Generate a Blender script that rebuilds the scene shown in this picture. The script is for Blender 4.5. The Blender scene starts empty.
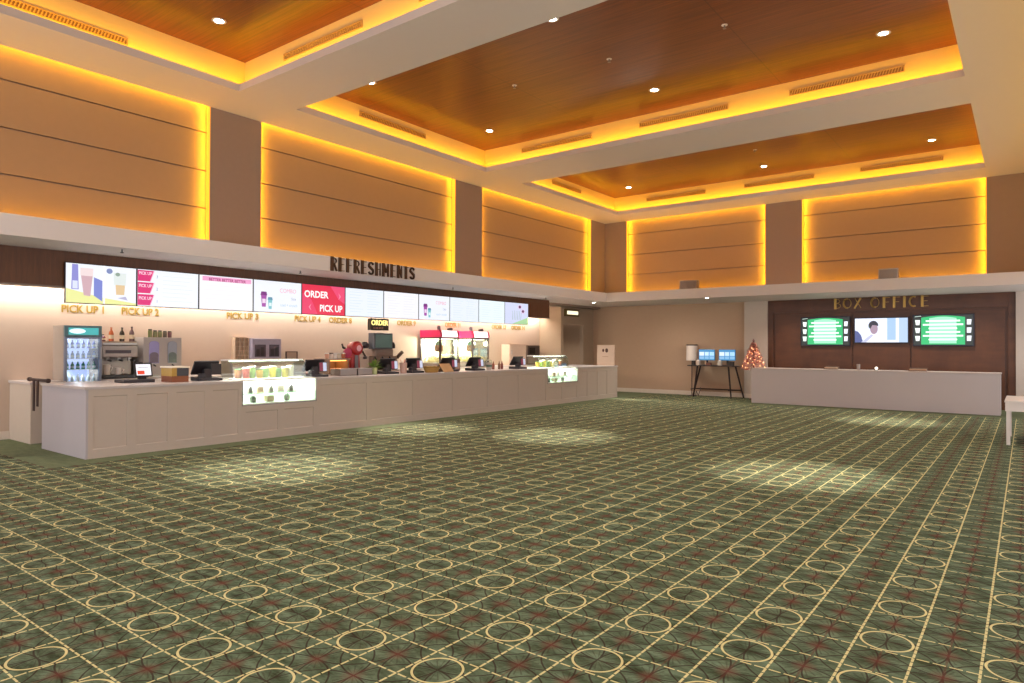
import bpy, math, random
from mathutils import Vector, Matrix
random.seed(7)
SC = bpy.context.scene
COL = SC.collection
PI = math.pi

# ------------------------------------------------------------------ materials
def lin(h):
    h = h.lstrip('#')
    o = []
    for i in (0, 2, 4):
        c = int(h[i:i+2], 16) / 255
        o.append(c / 12.92 if c <= .04045 else ((c + .055) / 1.055) ** 2.4)
    return tuple(o) + (1.0,)

class NT:
    def __init__(s, name):
        s.m = bpy.data.materials.new(name); s.m.use_nodes = True
        s.t = s.m.node_tree; s.b = s.t.nodes['Principled BSDF']; s.L = s.t.links.new
    def n(s, typ, **kw):
        x = s.t.nodes.new(typ)
        for k, v in kw.items(): setattr(x, k, v)
        return x
    def put(s, sock, v):
        if v is None: return
        if hasattr(v, 'is_output') or isinstance(v, bpy.types.NodeSocket): s.L(v, sock)
        else: sock.default_value = v
    def M(s, op, a, b=None, c=None):
        x = s.n('ShaderNodeMath', operation=op)
        s.put(x.inputs[0], a); s.put(x.inputs[1], b); s.put(x.inputs[2], c)
        return x.outputs[0]
    def mix(s, f, a, b):
        x = s.n('ShaderNodeMix', data_type='RGBA')
        s.put(x.inputs['Factor'], f); s.put(x.inputs[6], a); s.put(x.inputs[7], b)
        return x.outputs[2]
    def coord(s, scale=(1, 1, 1)):
        tc = s.n('ShaderNodeTexCoord'); mp = s.n('ShaderNodeMapping')
        s.L(tc.outputs['Object'], mp.inputs[0]); mp.inputs['Scale'].default_value = scale
        return mp.outputs[0]
    def noise(s, vec, scale, detail=3, rough=.5):
        x = s.n('ShaderNodeTexNoise'); s.L(vec, x.inputs['Vector'])
        x.inputs['Scale'].default_value = scale; x.inputs['Detail'].default_value = detail
        x.inputs['Roughness'].default_value = rough
        return x.outputs['Fac']
    def bump(s, h, strength, dist=.01):
        x = s.n('ShaderNodeBump'); s.L(h, x.inputs['Height'])
        x.inputs['Strength'].default_value = strength; x.inputs['Distance'].default_value = dist
        s.L(x.outputs[0], s.b.inputs['Normal'])

_cache = {}
def P(hexa, rough=.5, metal=0, var=.06, scale=9.0, spec=.5):
    """A plain painted, plastic or metal surface with slight procedural variation."""
    key = (hexa, rough, metal, var, scale, spec)
    if key in _cache: return _cache[key]
    q = NT('surface_' + hexa.strip('#')); col = lin(hexa)
    f = q.noise(q.coord(), scale, 4)
    dk = tuple(c * (1 - var) for c in col[:3]) + (1,); lt = tuple(min(1, c * (1 + var)) for c in col[:3]) + (1,)
    q.L(q.mix(f, dk, lt), q.b.inputs['Base Color'])
    q.b.inputs['Roughness'].default_value = rough; q.b.inputs['Metallic'].default_value = metal
    q.b.inputs['Specular IOR Level'].default_value = spec
    _cache[key] = q.m
    return q.m
def E(hexa, strength=1.0):
    key = ('E', hexa, strength)
    if key in _cache: return _cache[key]
    q = NT('lit_' + hexa.strip('#')); q.b.inputs['Base Color'].default_value = (.02, .02, .02, 1)
    q.b.inputs['Roughness'].default_value = .25
    q.b.inputs['Emission Color'].default_value = lin(hexa); q.b.inputs['Emission Strength'].default_value = strength
    _cache[key] = q.m
    return q.m
def led(rgb, strength):
    q = NT('led'); q.b.inputs['Base Color'].default_value = (.1, .1, .1, 1)
    q.b.inputs['Emission Color'].default_value = rgb + (1,); q.b.inputs['Emission Strength'].default_value = strength
    return q.m
def glass(tint='#f4fbf8', mixf=.06):
    key = ('G', tint, mixf)
    if key in _cache: return _cache[key]
    q = NT('clear_glass'); t = q.n('ShaderNodeBsdfTransparent'); g = q.n('ShaderNodeBsdfGlossy'); x = q.n('ShaderNodeMixShader')
    lw = q.n('ShaderNodeLayerWeight'); lw.inputs[0].default_value = .25
    t.inputs[0].default_value = lin(tint); g.inputs['Roughness'].default_value = .03
    f = q.M('MULTIPLY_ADD', lw.outputs['Fresnel'], .5, mixf)
    q.L(f, x.inputs[0]); q.L(t.outputs[0], x.inputs[1]); q.L(g.outputs[0], x.inputs[2])
    out = [n for n in q.t.nodes if n.type == 'OUTPUT_MATERIAL'][0]
    q.L(x.outputs[0], out.inputs[0]); q.t.nodes.remove(q.b)
    _cache[key] = q.m
    return q.m

def wood(name, dark, light, grain=(.7, 9, 9), rough=.35, seams=None):
    q = NT(name); v = q.coord(grain)
    n1 = q.noise(v, 2.0, 6, .6); n2 = q.noise(q.coord((grain[0] * .4, grain[1] * 4, grain[2] * 4)), 3.0, 3)
    f = q.M('ADD', q.M('MULTIPLY', n1, .65), q.M('MULTIPLY', n2, .45))
    col = q.mix(q.M('MULTIPLY_ADD', f, 1.9, -.55), lin(dark), lin(light))
    if seams:
        tc = q.n('ShaderNodeTexCoord'); sx = q.n('ShaderNodeSeparateXYZ'); q.L(tc.outputs['Object'], sx.inputs[0])
        m = None
        for axis, pitch, off, w in seams:
            d = q.M('ABSOLUTE', q.M('SUBTRACT', q.M('FRACT', q.M('DIVIDE', q.M('SUBTRACT', sx.outputs[axis], off), pitch)), .5))
            k = q.M('GREATER_THAN', d, .5 - w / pitch / 2)
            m = k if m is None else q.M('MAXIMUM', m, k)
        col = q.mix(q.M('MULTIPLY', m, .55), col, tuple(c * .35 for c in lin(dark)[:3]) + (1,))
    q.L(col, q.b.inputs['Base Color']); q.b.inputs['Roughness'].default_value = rough
    q.bump(n1, .08)
    return q.m

def carpet():
    q = NT('patterned_carpet')
    tc = q.n('ShaderNodeTexCoord'); sx = q.n('ShaderNodeSeparateXYZ'); q.L(tc.outputs['Object'], sx.inputs[0])
    X, Y = sx.outputs[0], sx.outputs[1]
    wob = q.noise(q.coord(), 3.0, 2)
    u = q.M('DIVIDE', q.M('SUBTRACT', X, 11.975 - 40 * .2936), .2936)
    v = q.M('DIVIDE', q.M('SUBTRACT', Y, 4.163 - 20 * .29955), .29955)
    fu, fv = q.M('FRACT', u), q.M('FRACT', v)
    lu, lv = q.M('SUBTRACT', fu, .5), q.M('SUBTRACT', fv, .5)
    au, av = q.M('ABSOLUTE', lu), q.M('ABSOLUTE', lv)
    eu = q.M('COMPARE', q.M('FLOORED_MODULO', q.M('FLOOR', u), 2.0), 0.0, .1)
    ev = q.M('COMPARE', q.M('FLOORED_MODULO', q.M('FLOOR', v), 2.0), 0.0, .1)
    incirc = q.M('MULTIPLY', eu, ev)
    length = lambda a, b: q.M('SQRT', q.M('ADD', q.M('MULTIPLY', a, a), q.M('MULTIPLY', b, b)))
    r = length(lu, lv)
    band = lambda d, c, w: q.M('COMPARE', d, c, w)
    ring = q.M('MULTIPLY', band(r, .44, .022), incirc)
    # cream lines along both directions, broken by short dashes
    du = q.M('GREATER_THAN', au, .5 - .022); dv = q.M('GREATER_THAN', av, .5 - .018)
    dashv = q.M('GREATER_THAN', q.M('FRACT', q.M('MULTIPLY', v, 5.0)), .16)
    dashu = q.M('GREATER_THAN', q.M('FRACT', q.M('MULTIPLY', u, 4.0)), .2)
    cream = q.M('MAXIMUM', ring, q.M('MAXIMUM', q.M('MULTIPLY', du, dashv), q.M('MULTIPLY', dv, dashu)))
    # maroon petals: overlapping rings of radius one cell about every cell centre
    one = lambda a, b: band(length(q.M('SUBTRACT', au, a), q.M('SUBTRACT', av, b)), 1.0, .016)
    petal = q.M('MAXIMUM', one(1.0, 0.0), q.M('MAXIMUM', one(0.0, 1.0), one(1.0, 1.0)))
    ang = q.M('ARCTAN2', lu, lv)
    ray = q.M('MULTIPLY', q.M('GREATER_THAN', q.M('COSINE', q.M('MULTIPLY', ang, 16.0)), .7), q.M('LESS_THAN', r, .36))
    axis = q.M('MULTIPLY', q.M('LESS_THAN', au, .022), q.M('SUBTRACT', 1.0, incirc))
    dark = q.M('MAXIMUM', petal, q.M('MULTIPLY', ray, .45))
    blob = q.M('MULTIPLY', q.M('MULTIPLY', q.M('SUBTRACT', 1.0, incirc), q.M('MAXIMUM', q.M('SUBTRACT', 1.0, q.M('DIVIDE', r, .25)), 0.0)), .62)
    blob = q.M('MAXIMUM', blob, q.M('MULTIPLY', axis, .3))
    # pile colour
    c1 = q.noise(q.coord((1, 2.4, 1)), 5.0, 4, .65); c2 = q.noise(q.coord((3, 1, 1)), 60.0, 2); c3 = q.noise(q.coord(), .55, 2)
    base = q.mix(q.M('MULTIPLY_ADD', c1, 3.0, -1.0), lin('#283822'), lin('#708268'))
    base = q.mix(q.M('MULTIPLY', c3, .42), base, lin('#5c573c'))
    base = q.mix(q.M('MULTIPLY', c2, .3), base, lin('#262d1c'))
    pat = q.mix(q.M('MULTIPLY', dark, .8), base, lin('#301d16'))
    pat = q.mix(q.M('MINIMUM', blob, .9), pat, lin('#6a3026'))
    pat = q.mix(q.M('MULTIPLY', cream, .85), pat, q.mix(c1, lin('#bfae72'), lin('#e2d49c')))
    plain = q.mix(q.M('MULTIPLY_ADD', c1, 1.2, -.2), lin('#525a40'), lin('#74785c'))
    # pattern field stops short of the counters, leaving a plain border
    inside = q.M('MULTIPLY', q.M('MAXIMUM', q.M('GREATER_THAN', X, 2.36), q.M('LESS_THAN', Y, 3.42)),
                 q.M('MAXIMUM', q.M('LESS_THAN', Y, 19.85), q.M('LESS_THAN', X, 5.8)))
    q.L(q.mix(inside, plain, pat), q.b.inputs['Base Color'])
    q.b.inputs['Roughness'].default_value = .95; q.b.inputs['Specular IOR Level'].default_value = .1
    q.bump(c2, .5, .006)
    return q.m

# ------------------------------------------------------------------ geometry
class MB:
    """Collects shapes and links them as one mesh object."""
    def __init__(s): s.v = []; s.f = []
    def add(s, vs, fs):
        o = len(s.v); s.v += [tuple(p) for p in vs]; s.f += [tuple(i + o for i in f) for f in fs]; return s
    def box(s, x0, x1, y0, y1, z0, z1):
        return s.add([(x, y, z) for z in (z0, z1) for y in (y0, y1) for x in (x0, x1)],
                     [(0, 2, 3, 1), (4, 5, 7, 6), (0, 1, 5, 4), (2, 6, 7, 3), (0, 4, 6, 2), (1, 3, 7, 5)])
    def prism(s, poly, lo, hi, f):
        """poly: 2-D outline; f(a, b, t) -> point."""
        n = len(poly)
        vs = [f(a, b, lo) for a, b in poly] + [f(a, b, hi) for a, b in poly]
        fs = [tuple(range(n))[::-1], tuple(range(n, 2 * n))] + [(i, (i + 1) % n, n + (i + 1) % n, n + i) for i in range(n)]
        return s.add(vs, fs)
    def lathe(s, prof, c=(0, 0, 0), n=20, ax='z', cap=True):
        vs = []; fs = []; m = len(prof)
        for i in range(n):
            a = 2 * PI * i / n
            for r, h in prof:
                p = (r * math.cos(a), r * math.sin(a), h)
                if ax == 'x': p = (p[2], p[0], p[1])
                if ax == 'y': p = (p[1], p[2], p[0])
                vs.append((p[0] + c[0], p[1] + c[1], p[2] + c[2]))
        for i in range(n):
            j = (i + 1) % n
            for k in range(m - 1): fs.append((i * m + k, j * m + k, j * m + k + 1, i * m + k + 1))
        if cap and prof[0][0] > 1e-6: fs.append(tuple(i * m for i in range(n))[::-1])
        if cap and prof[-1][0] > 1e-6: fs.append(tuple(i * m + m - 1 for i in range(n)))
        return s.add(vs, fs)
    def bar(s, a, b, r, n=10, r2=None):
        a, b = Vector(a), Vector(b); d = (b - a); L = d.length; d.normalize()
        up = Vector((0, 0, 1)) if abs(d.z) < .95 else Vector((1, 0, 0))
        x = d.cross(up).normalized(); y = d.cross(x); r2 = r if r2 is None else r2
        vs = [a + (x * math.cos(2 * PI * i / n) + y * math.sin(2 * PI * i / n)) * r for i in range(n)]
        vs += [b + (x * math.cos(2 * PI * i / n) + y * math.sin(2 * PI * i / n)) * r2 for i in range(n)]
        fs = [tuple(range(n))[::-1], tuple(range(n, 2 * n))] + [(i, (i + 1) % n, n + (i + 1) % n, n + i) for i in range(n)]
        return s.add(vs, fs)
    def tube(s, pts, r, n=8):
        for a, b in zip(pts, pts[1:]): s.bar(a, b, r, n)
        return s
    def ball(s, c, r, sx=1, sy=1, sz=1, n=14):
        prof = [(r * math.sin(PI * i / 8), -r * math.cos(PI * i / 8) * sz) for i in range(9)]
        o = len(s.v); s.lathe(prof, (0, 0, 0), n)
        s.v[o:] = [(x * sx + c[0], y * sy + c[1], z + c[2]) for x, y, z in s.v[o:]]
        return s
    def stroke(s, pts, w, depth, f):
        for (a, b), (c, d) in zip(pts, pts[1:]):
            L = math.hypot(c - a, d - b) or 1; nx, ny = -(d - b) / L * w / 2, (c - a) / L * w / 2
            ex, ey = (c - a) / L * w * .2, (d - b) / L * w * .2
            s.prism([(a + nx - ex, b + ny - ey), (a - nx - ex, b - ny - ey), (c - nx + ex, d - ny + ey), (c + nx + ex, d + ny + ey)], 0, depth, f)
        return s
    def text(s, string, size, f, depth=.0, sx=1.0, bold=0.0, align='CENTER'):
        cu = bpy.data.curves.new('t', 'FONT'); cu.body = string; cu.size = size; cu.align_x = align; cu.align_y = 'CENTER'
        cu.extrude = depth; cu.offset = bold; cu.resolution_u = 3
        o = bpy.data.objects.new('t', cu); COL.objects.link(o)
        me = bpy.data.meshes.new_from_object(o.evaluated_get(bpy.context.evaluated_depsgraph_get()))
        s.add([f(v.co.x * sx, v.co.y, v.co.z + depth) for v in me.vertices], [tuple(p.vertices) for p in me.polygons])
        bpy.data.objects.remove(o); bpy.data.curves.remove(cu); bpy.data.meshes.remove(me)
        return s
    def turn(s, a, c=(0, 0, 0), ax='Z'):
        R = Matrix.Rotation(a, 3, ax); c = Vector(c)
        s.v = [tuple(R @ (Vector(p) - c) + c) for p in s.v]; return s
    def build(s, name, mat, parent=None, bevel=0, smooth=False, local=False):
        off = Vector((0, 0, 0)); q = parent
        while q is not None and not local: off += q.location; q = q.parent
        me = bpy.data.meshes.new(name); me.from_pydata([tuple(Vector(p) - off) for p in s.v], [], s.f); me.update()
        me.materials.append(mat)
        if smooth:
            for p in me.polygons: p.use_smooth = True
            me.set_sharp_from_angle(angle=math.radians(38))
        o = bpy.data.objects.new(name, me); COL.objects.link(o)
        if parent is not None: o.parent = parent
        if bevel:
            b = o.modifiers.new('edge', 'BEVEL'); b.width = bevel; b.segments = 2; b.limit_method = 'ANGLE'
        return o

def tag(o, label, cat, group=None):
    o['label'] = label; o['category'] = cat
    if group: o['group'] = group
    return o
def thing(name, label, cat, loc=(0, 0, 0), group=None, rz=0):
    o = bpy.data.objects.new(name, None); COL.objects.link(o); o.location = loc; o.rotation_euler.z = rz
    o.empty_display_size = .1
    return tag(o, label, cat, group)
def struct(name, mb, mat, parent=None, bevel=0):
    o = mb.build(name, mat, parent, bevel)
    if parent is None: o['kind'] = 'structure'
    return o
def dup(root, loc, label, group=None, rz=None):
    r = root.copy(); COL.objects.link(r); r.location = loc; r['label'] = label
    if rz is not None: r.rotation_euler.z = rz
    if group: r['group'] = group
    for ch in list(root.children):
        c = ch.copy(); COL.objects.link(c); c.parent = r
        for g in list(ch.children):
            d = g.copy(); COL.objects.link(d); d.parent = c
    return r

onL = lambda X: (lambda a, b, t: (X + t, a, b))        # flat shapes facing into the room on the refreshments side
onB = lambda Y: (lambda a, b, t: (a, Y - t, b))        # flat shapes facing into the room on the box office side
def shift(f, da, db, k=1.0): return lambda a, b, t: f(a * k + da, b * k + db, t)

def area(loc, direction, along, lx, ly, power, color):
    d = Vector(direction).normalized(); x = Vector(along).normalized(); z = -d; x = (x - z * x.dot(z)).normalized(); y = z.cross(x)
    li = bpy.data.lights.new('led_or_fill_strip', 'AREA'); li.shape = 'RECTANGLE'; li.size = lx; li.size_y = ly; li.energy = power; li.color = color
    o = bpy.data.objects.new('led_or_fill_strip', li); COL.objects.link(o)
    o.matrix_world = Matrix(((x.x, y.x, z.x, loc[0]), (x.y, y.y, z.y, loc[1]), (x.z, y.z, z.z, loc[2]), (0, 0, 0, 1)))
    return o
def spot(loc, power, angle=70, blend=.6, color=(1, .94, .86), r=.05, aim=None):
    li = bpy.data.lights.new('downlight_or_fill_beam', 'SPOT'); li.energy = power; li.spot_size = math.radians(angle); li.spot_blend = blend
    li.color = color; li.shadow_soft_size = r
    o = bpy.data.objects.new('downlight_or_fill_beam', li); COL.objects.link(o); o.location = loc
    if aim: o.rotation_euler = (Vector(aim) - Vector(loc)).to_track_quat('-Z', 'Y').to_euler()
    return o
def glow(loc, power, color=(1, .95, .88), r=.05):
    li = bpy.data.lights.new('case_lamp', 'POINT'); li.energy = power; li.color = color; li.shadow_soft_size = r
    o = bpy.data.objects.new('case_lamp', li); COL.objects.link(o); o.location = loc

ORD = 'first second third fourth fifth sixth seventh eighth ninth'.split()
AMBER = (1.0, .54, .014)
LIP = .13
WHITE = P('#d2c8c2', .6, var=.02); SOFFIT = P('#cfc4ba', .7, var=.015)
BEIGE = P('#b59b83', .75, var=.03); TAUPE = P('#98806e', .8, var=.04)
PANEL = P('#a98660', .7, var=.04)
BLACK = P('#1b191b', .4); STEEL = P('#9b9692', .3, .8); GREY = P('#6d6a6a', .5)
GOLD = P('#8a6a2a', .35, .75); GOLDB = P('#a8883c', .4, .3)
DARKWOOD = wood('dark_veneer', '#43220e', '#693c1f', (1.2, 9, .5), .4)

# ------------------------------------------------------------------ room shell
YN, XR, YB, ZT, ZW = -2.0, 14.6, 22.515, 6.349, 7.03
struct('floor', MB().box(-3.2, XR, YN, YB + .3, -.06, 0), carpet())
# upper wall over the refreshments counter, with its piers
YP = [(YN, 6.897), (8.006, 14.06), (15.228, 21.489)]
w = MB().box(-.4, -.19, YN, YB + .3, 3.1, ZW + .1)
for a, b in ((6.897, 8.006), (14.06, 15.228), (21.489, YB)): w.box(-.2, 0, a, b, 3.4, ZW)
struct('wall_left', w, TAUPE)
XP = [(.909, 5.971), (7.104, 11.888)]
w = MB().box(-.4, XR, YB + .19, YB + .4, 3.1, ZW + .1)
for a, b in ((-.2, .909), (5.971, 7.104), (11.888, XR)): w.box(a, b, YB, YB + .2, 3.4, ZW)
struct('wall_back', w, TAUPE)
# backlit wall panels made of four boards each
ZG = [3.40, 4.36, 5.10, 5.86, 6.62]
k = 1
for a, b in YP:
    m = MB()
    for z0, z1 in zip(ZG, ZG[1:]): m.box(-.19, -.14, a, b, z0 + .014, z1 - .014)
    struct('trim_%d' % k, m, PANEL); k += 1
    L = b - a; c = (a + b) / 2
    area((-.075, c, 6.52), (-.25, 0, -1), (0, 1, 0), L, .05, 9.0 * L, AMBER)
    area((-.06, c, 3.50), (-.3, 0, 1), (0, 1, 0), L, .05, 7.0 * L, AMBER)
for a, b in XP:
    m = MB()
    for z0, z1 in zip(ZG, ZG[1:]): m.box(a, b, YB + .14, YB + .19, z0 + .014, z1 - .014)
    struct('trim_%d' % k, m, PANEL); k += 1
    L = b - a; c = (a + b) / 2
    area((c, YB + .075, 6.52), (0, .25, -1), (1, 0, 0), L, .05, 9.0 * L, AMBER)
    area((c, YB + .06, 3.50), (0, .3, 1), (1, 0, 0), L, .05, 7.0 * L, AMBER)
struct('wall_right', MB().box(XR, XR + .2, YN, YB + .4, 3.2, ZW + .1), TAUPE)
struct('trim_%d' % k, MB().box(XR - .5, XR, YN, YB, 3.179, 3.478), WHITE); k += 1
area((XR - .1, 10, 3.6), (-.35, 0, 1), (0, 1, 0), 22, .06, 230, AMBER)  # amber strips added on the unseen right wall to tint the soffit
area((XR - .1, 10, 6.2), (-1, 0, .3), (0, 1, 0), 22, .06, 60, AMBER)
# LED profiles up the flanks of the piers
LEDM = led((1.0, .33, .006), 1.9)
sides = []
for a, b in YP:
    for y, sg in ((a, 1), (b, -1)): area((-.035, y + sg * .05, 5.0), (-1, sg * .7, 0), (0, 0, 1), 3.0, .03, 13, AMBER)
for a, b in XP:
    for x, sg in ((a, 1), (b, -1)): area((x + sg * .05, YB + .035, 5.0), (sg * .7, 1, 0), (0, 0, 1), 3.0, .03, 13, AMBER)
for i, (a, b) in enumerate(YP):
    if a > 0: sides.append(MB().box(-.12, -.012, a, a + .012, 3.49, 6.5))
    sides.append(MB().box(-.12, -.012, b - .012, b, 3.49, 6.5))
for a, b in XP:
    sides.append(MB().box(a, a + .012, YB + .012, YB + .12, 3.49, 6.5)); sides.append(MB().box(b - .012, b, YB + .012, YB + .12, 3.49, 6.5))
for m in sides:
    struct('trim_%d' % k, m, LEDM); k += 1
# projecting white ledge round the two walls
L_ = MB().box(-.2, 1.52, YN, YB, 3.179, 3.478).box(1.52, XR, 19.94, YB, 3.179, 3.478)
struct('trim_%d' % k, L_, WHITE); k += 1
# coffered ceiling: soffit grid, bands above, timber fields
CX0, CX1 = 1.22, 11.915
YC = [(-1.2, 6.785), (8.0, 13.92), (15.533, 21.243)]
G = .27
s = MB()
s.box(0, CX0, YN, YB, ZT, ZT + LIP).box(CX1, XR, YN, YB, ZT, ZT + LIP)
ys = [YN] + [y for c in YC for y in c] + [YB]
for a, b in zip(ys[::2], ys[1::2]): s.box(CX0, CX1, a, b, ZT, ZT + LIP)
struct('ceiling', s, SOFFIT)
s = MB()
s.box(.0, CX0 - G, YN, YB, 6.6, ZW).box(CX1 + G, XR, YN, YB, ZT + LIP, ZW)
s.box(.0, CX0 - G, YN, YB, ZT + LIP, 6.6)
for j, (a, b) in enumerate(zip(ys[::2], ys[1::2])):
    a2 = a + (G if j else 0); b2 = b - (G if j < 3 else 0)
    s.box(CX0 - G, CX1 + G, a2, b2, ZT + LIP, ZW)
struct('ceiling.001', s, P('#d8b878', .7, var=.02))  # white band paint tinted yellow to carry the amber cove glow
struct('ceiling.002', MB().box(-.4, XR, YN, YB + .4, ZW, ZW + .1),
       wood('ceiling_planks', '#4c240c', '#8f4d1c', (.5, 12, 12), .32, [(1, .145, 0, .006), (0, 4.45, 4.35, .016)]))
for a, b in YC:
    L = b - a; c = (a + b) / 2; W = CX1 - CX0; cx = (CX0 + CX1) / 2; z = ZT + LIP + .015
    PW = 5.2
    area((CX0 - .10, c, z), (-.55, 0, 1), (0, 1, 0), L + .3, .06, PW * L, AMBER)
    area((CX1 + .10, c, z), (.55, 0, 1), (0, 1, 0), L + .3, .06, PW * L, AMBER)
    area((cx, a - .10, z), (0, -.55, 1), (1, 0, 0), W + .3, .06, PW * W, AMBER)
    area((cx, b + .10, z), (0, .55, 1), (1, 0, 0), W + .3, .06, PW * W, AMBER)
# refreshments alcove
struct('wall_left.001', MB().box(-1.6, -1.45, YN, 20.25, 0, 3.2).box(-1.45, -.2, YN, 20.25, 3.1, 3.2), P('#c4ad9a', .75, var=.03))
struct('wall_left.002', MB().box(-1.5, -.5, 20.25, 20.4, 0, 3.2).box(-.65, -.5, 20.4, 21.78, 2.49, 3.2).box(-.65, -.5, 21.78, YB + .1, 0, 3.2)
       .box(-.65, -.2, 20.3, YB, 3.1, 3.2), P('#a48d76', .75, var=.03))
struct('wall_left.003', MB().box(-2.4, -2.25, 20.3, YB + .1, 0, 2.6).box(-2.25, -.65, YB - .05, YB + .1, 0, 2.6).box(-2.25, -.65, 20.4, 22.4, 2.55, 2.62), P('#a88d72', .75))
# lower wall behind the box office
struct('wall_back.001', MB().box(-.5, 6.07, YB, YB + .2, 0, 3.18), P('#b99a80', .75, var=.03))
struct('wall_back.002', MB().box(5.33, 6.07, YB - .12, YB, 0, 3.18).box(12.53, XR, YB - .12, YB + .2, 0, 3.18), P('#c4b5a8', .7, var=.03))
struct('baseboard_back', MB().box(-.5, 5.33, YB - .025, YB, 0, .14).box(5.32, 6.08, YB - .145, YB - .12, 0, .14), P('#d8c8b8', .5))
struct('baseboard_left', MB().box(-1.45, -1.425, YN, 4.1, 0, .14), P('#d8c8b8', .5))
m = MB().box(6.07, 12.53, YB, YB + .2, 0, 3.18)
m.box(6.07, 6.23, YB - .05, YB, 0, 3.18).box(12.36, 12.53, YB - .05, YB, 0, 3.18).box(6.23, 12.36, YB - .05, YB, 2.78, 3.18)
for a, b in ((6.30, 8.55), (8.58, 10.08), (10.11, 12.30)): m.box(a, b, YB - .035, YB, 0, 2.71)
struct('wall_back.003', m, DARKWOOD, bevel=.006)
# timber fascia carrying the menu screens
FX = .33
struct('trim_%d' % k, MB().box(.05, FX, YN, 18.28, 2.61, 3.179), DARKWOOD); k += 1
struct('trim_%d' % k, MB().box(.05, FX + .012, YN, 18.28, 2.585, 2.61), P('#6a5a50', .4)); k += 1
area((-1.27, 9.0, 2.80), (-.5, 0, -1), (0, 1, 0), 22.3, .06, 420, (1, .93, .84))

spot((-1.5, 21.3, 2.5), 60, 130, .9)  # unseen spot added to brighten the passage behind the staff doorway
# ------------------------------------------------------------------ ceiling fittings
DL_RING = P('#e8e2da', .4)
def make_downlight():
    r = thing('ceiling_downlight', '', 'light')
    MB().lathe([(.075, -.004), (.11, -.006), (.115, .0), (.115, .02), (.075, .02)], n=24, cap=False).build('trim_ring', DL_RING, r, smooth=True, local=True)
    MB().lathe([(0, -.003), (.075, -.003)], n=20).build('lamp', E('#fff4e8', 30), r, local=True)
    return r
dl = make_downlight()
rows = [('coffer beside the camera end', 5.88), ('middle coffer, front row', 9.13), ('middle coffer, rear row', 12.95), ('coffer by the box office', 20.35), ('coffer by the box office, hidden row', 16.6)]
cols = [('refreshments side', 2.13), ('centre line', 6.58), ('plain-soffit side', 10.82)]
first = True
SPW = 550
for p, q_ in (((6.58, 5.88), (4.8, 5.3)), ((6.58, 9.13), (5.8, 10.5)), ((2.13, 20.35), (2.8, 20.0)), ((10.82, 9.13), (10.4, 9.3)), ((10.82, 16.6), (10.3, 17.3)), ((2.13, 9.13), (3.0, 9.6))):
    spot((p[0], p[1], ZW - .04), 4200, 23, 1.0, aim=(q_[0], q_[1], 0))
for rn, y in rows:
    for cn, x in cols:
        lab = 'white round recessed downlight in the %s on its %s' % (rn, cn)
        lab = ' '.join(lab.split()[:16])
        if first: dl.location = (x, y, ZW); dl['label'] = lab; dl['group'] = 'coffer downlights'; first = False
        else: dup(dl, (x, y, ZW), lab, 'coffer downlights')
        spot((x, y, ZW - .03), SPW, 80, 1.0)
for y in (2.3,):
    for x in (2.13, 6.58, 10.82): spot((x, y, ZW - .03), SPW, 80, 1.0)
for (x, y), lab in (((4.94, 20.1), 'small lit downlight under the white ledge above the console table'), ((1.0, 20.0), 'small lit downlight under the white ledge by the staff doorway')):
    dup(dl, (x, y, 3.176), lab, 'ledge downlights').scale = (.75, .75, .75)
    spot((x, y, 3.15), 110, 130, 1.0)
for x in (7.2, 9.3, 11.4): spot((x, 21.4, 3.15), 150, 130, .9)
spot((3.2, 20.5, 3.15), 150, 165, 1.0)

VENTM = P('#b08a56', .5); VENTD = P('#7a5830', .6)
def vent(lab, p0, p1, z0, z1, face):
    """face: 'x' band facing +X at p, 'y' band facing -Y."""
    if face == 'x': f = lambda a, b, t: (CX0 - G + t, a, b); a0, a1 = p0, p1; loc = (CX0 - G, (a0 + a1) / 2, z0)
    else: yb = face; f = lambda a, b, t: (a, yb - t, b); a0, a1 = p0, p1; loc = ((a0 + a1) / 2, yb, z0)
    r = thing('air_vent', lab, 'vent', loc, 'air vents in the coffer bands')
    rect = lambda x0, x1, y0, y1: [(x0, y0), (x1, y0), (x1, y1), (x0, y1)]
    m = MB()
    for q in (rect(a0, a1, z0, z0 + .016), rect(a0, a1, z1 - .016, z1), rect(a0, a0 + .02, z0 + .016, z1 - .016), rect(a1 - .02, a1, z0 + .016, z1 - .016)): m.prism(q, .001, .022, f)
    m.build('frame', VENTM, r)
    MB().prism(rect(a0 + .02, a1 - .02, z0 + .016, z1 - .016), .001, .004, f).build('duct', VENTD, r)
    m = MB(); n = int((a1 - a0) / .05)
    for i in range(n):
        a = a0 + .03 + (a1 - a0 - .06) * i / n
        m.prism([(a, z0 + .016), (a + .02, z0 + .016), (a + .05, z1 - .016), (a + .03, z1 - .016)], .005, .016, f)
    m.build('louvers', VENTM, r)
vent('long air grille in the amber band over the refreshments panel, front coffer', 2.95, 4.95, 6.60, 6.72, 'x')
vent('long air grille in the amber band of the middle coffer above the refreshments letters', 9.82, 11.89, 6.77, 6.90, 'x')
vent('long air grille on the refreshments side of the box office coffer', 17.5, 19.2, 6.76, 6.88, 'x')
for y, nm in ((6.785 + G, 'front coffer'), (13.92 + G, 'middle coffer'), (21.243 + G, 'box office coffer')):
    for (a, b), pn in (((2.22, 4.34), 'end toward the refreshments'), ((5.62, 7.70), 'middle'), ((8.95, 10.98), 'end toward the plain soffit')):
        vent('slatted grille in the far band of the %s, %s' % (nm, pn), a, b, 6.74, 6.86, y)

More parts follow.
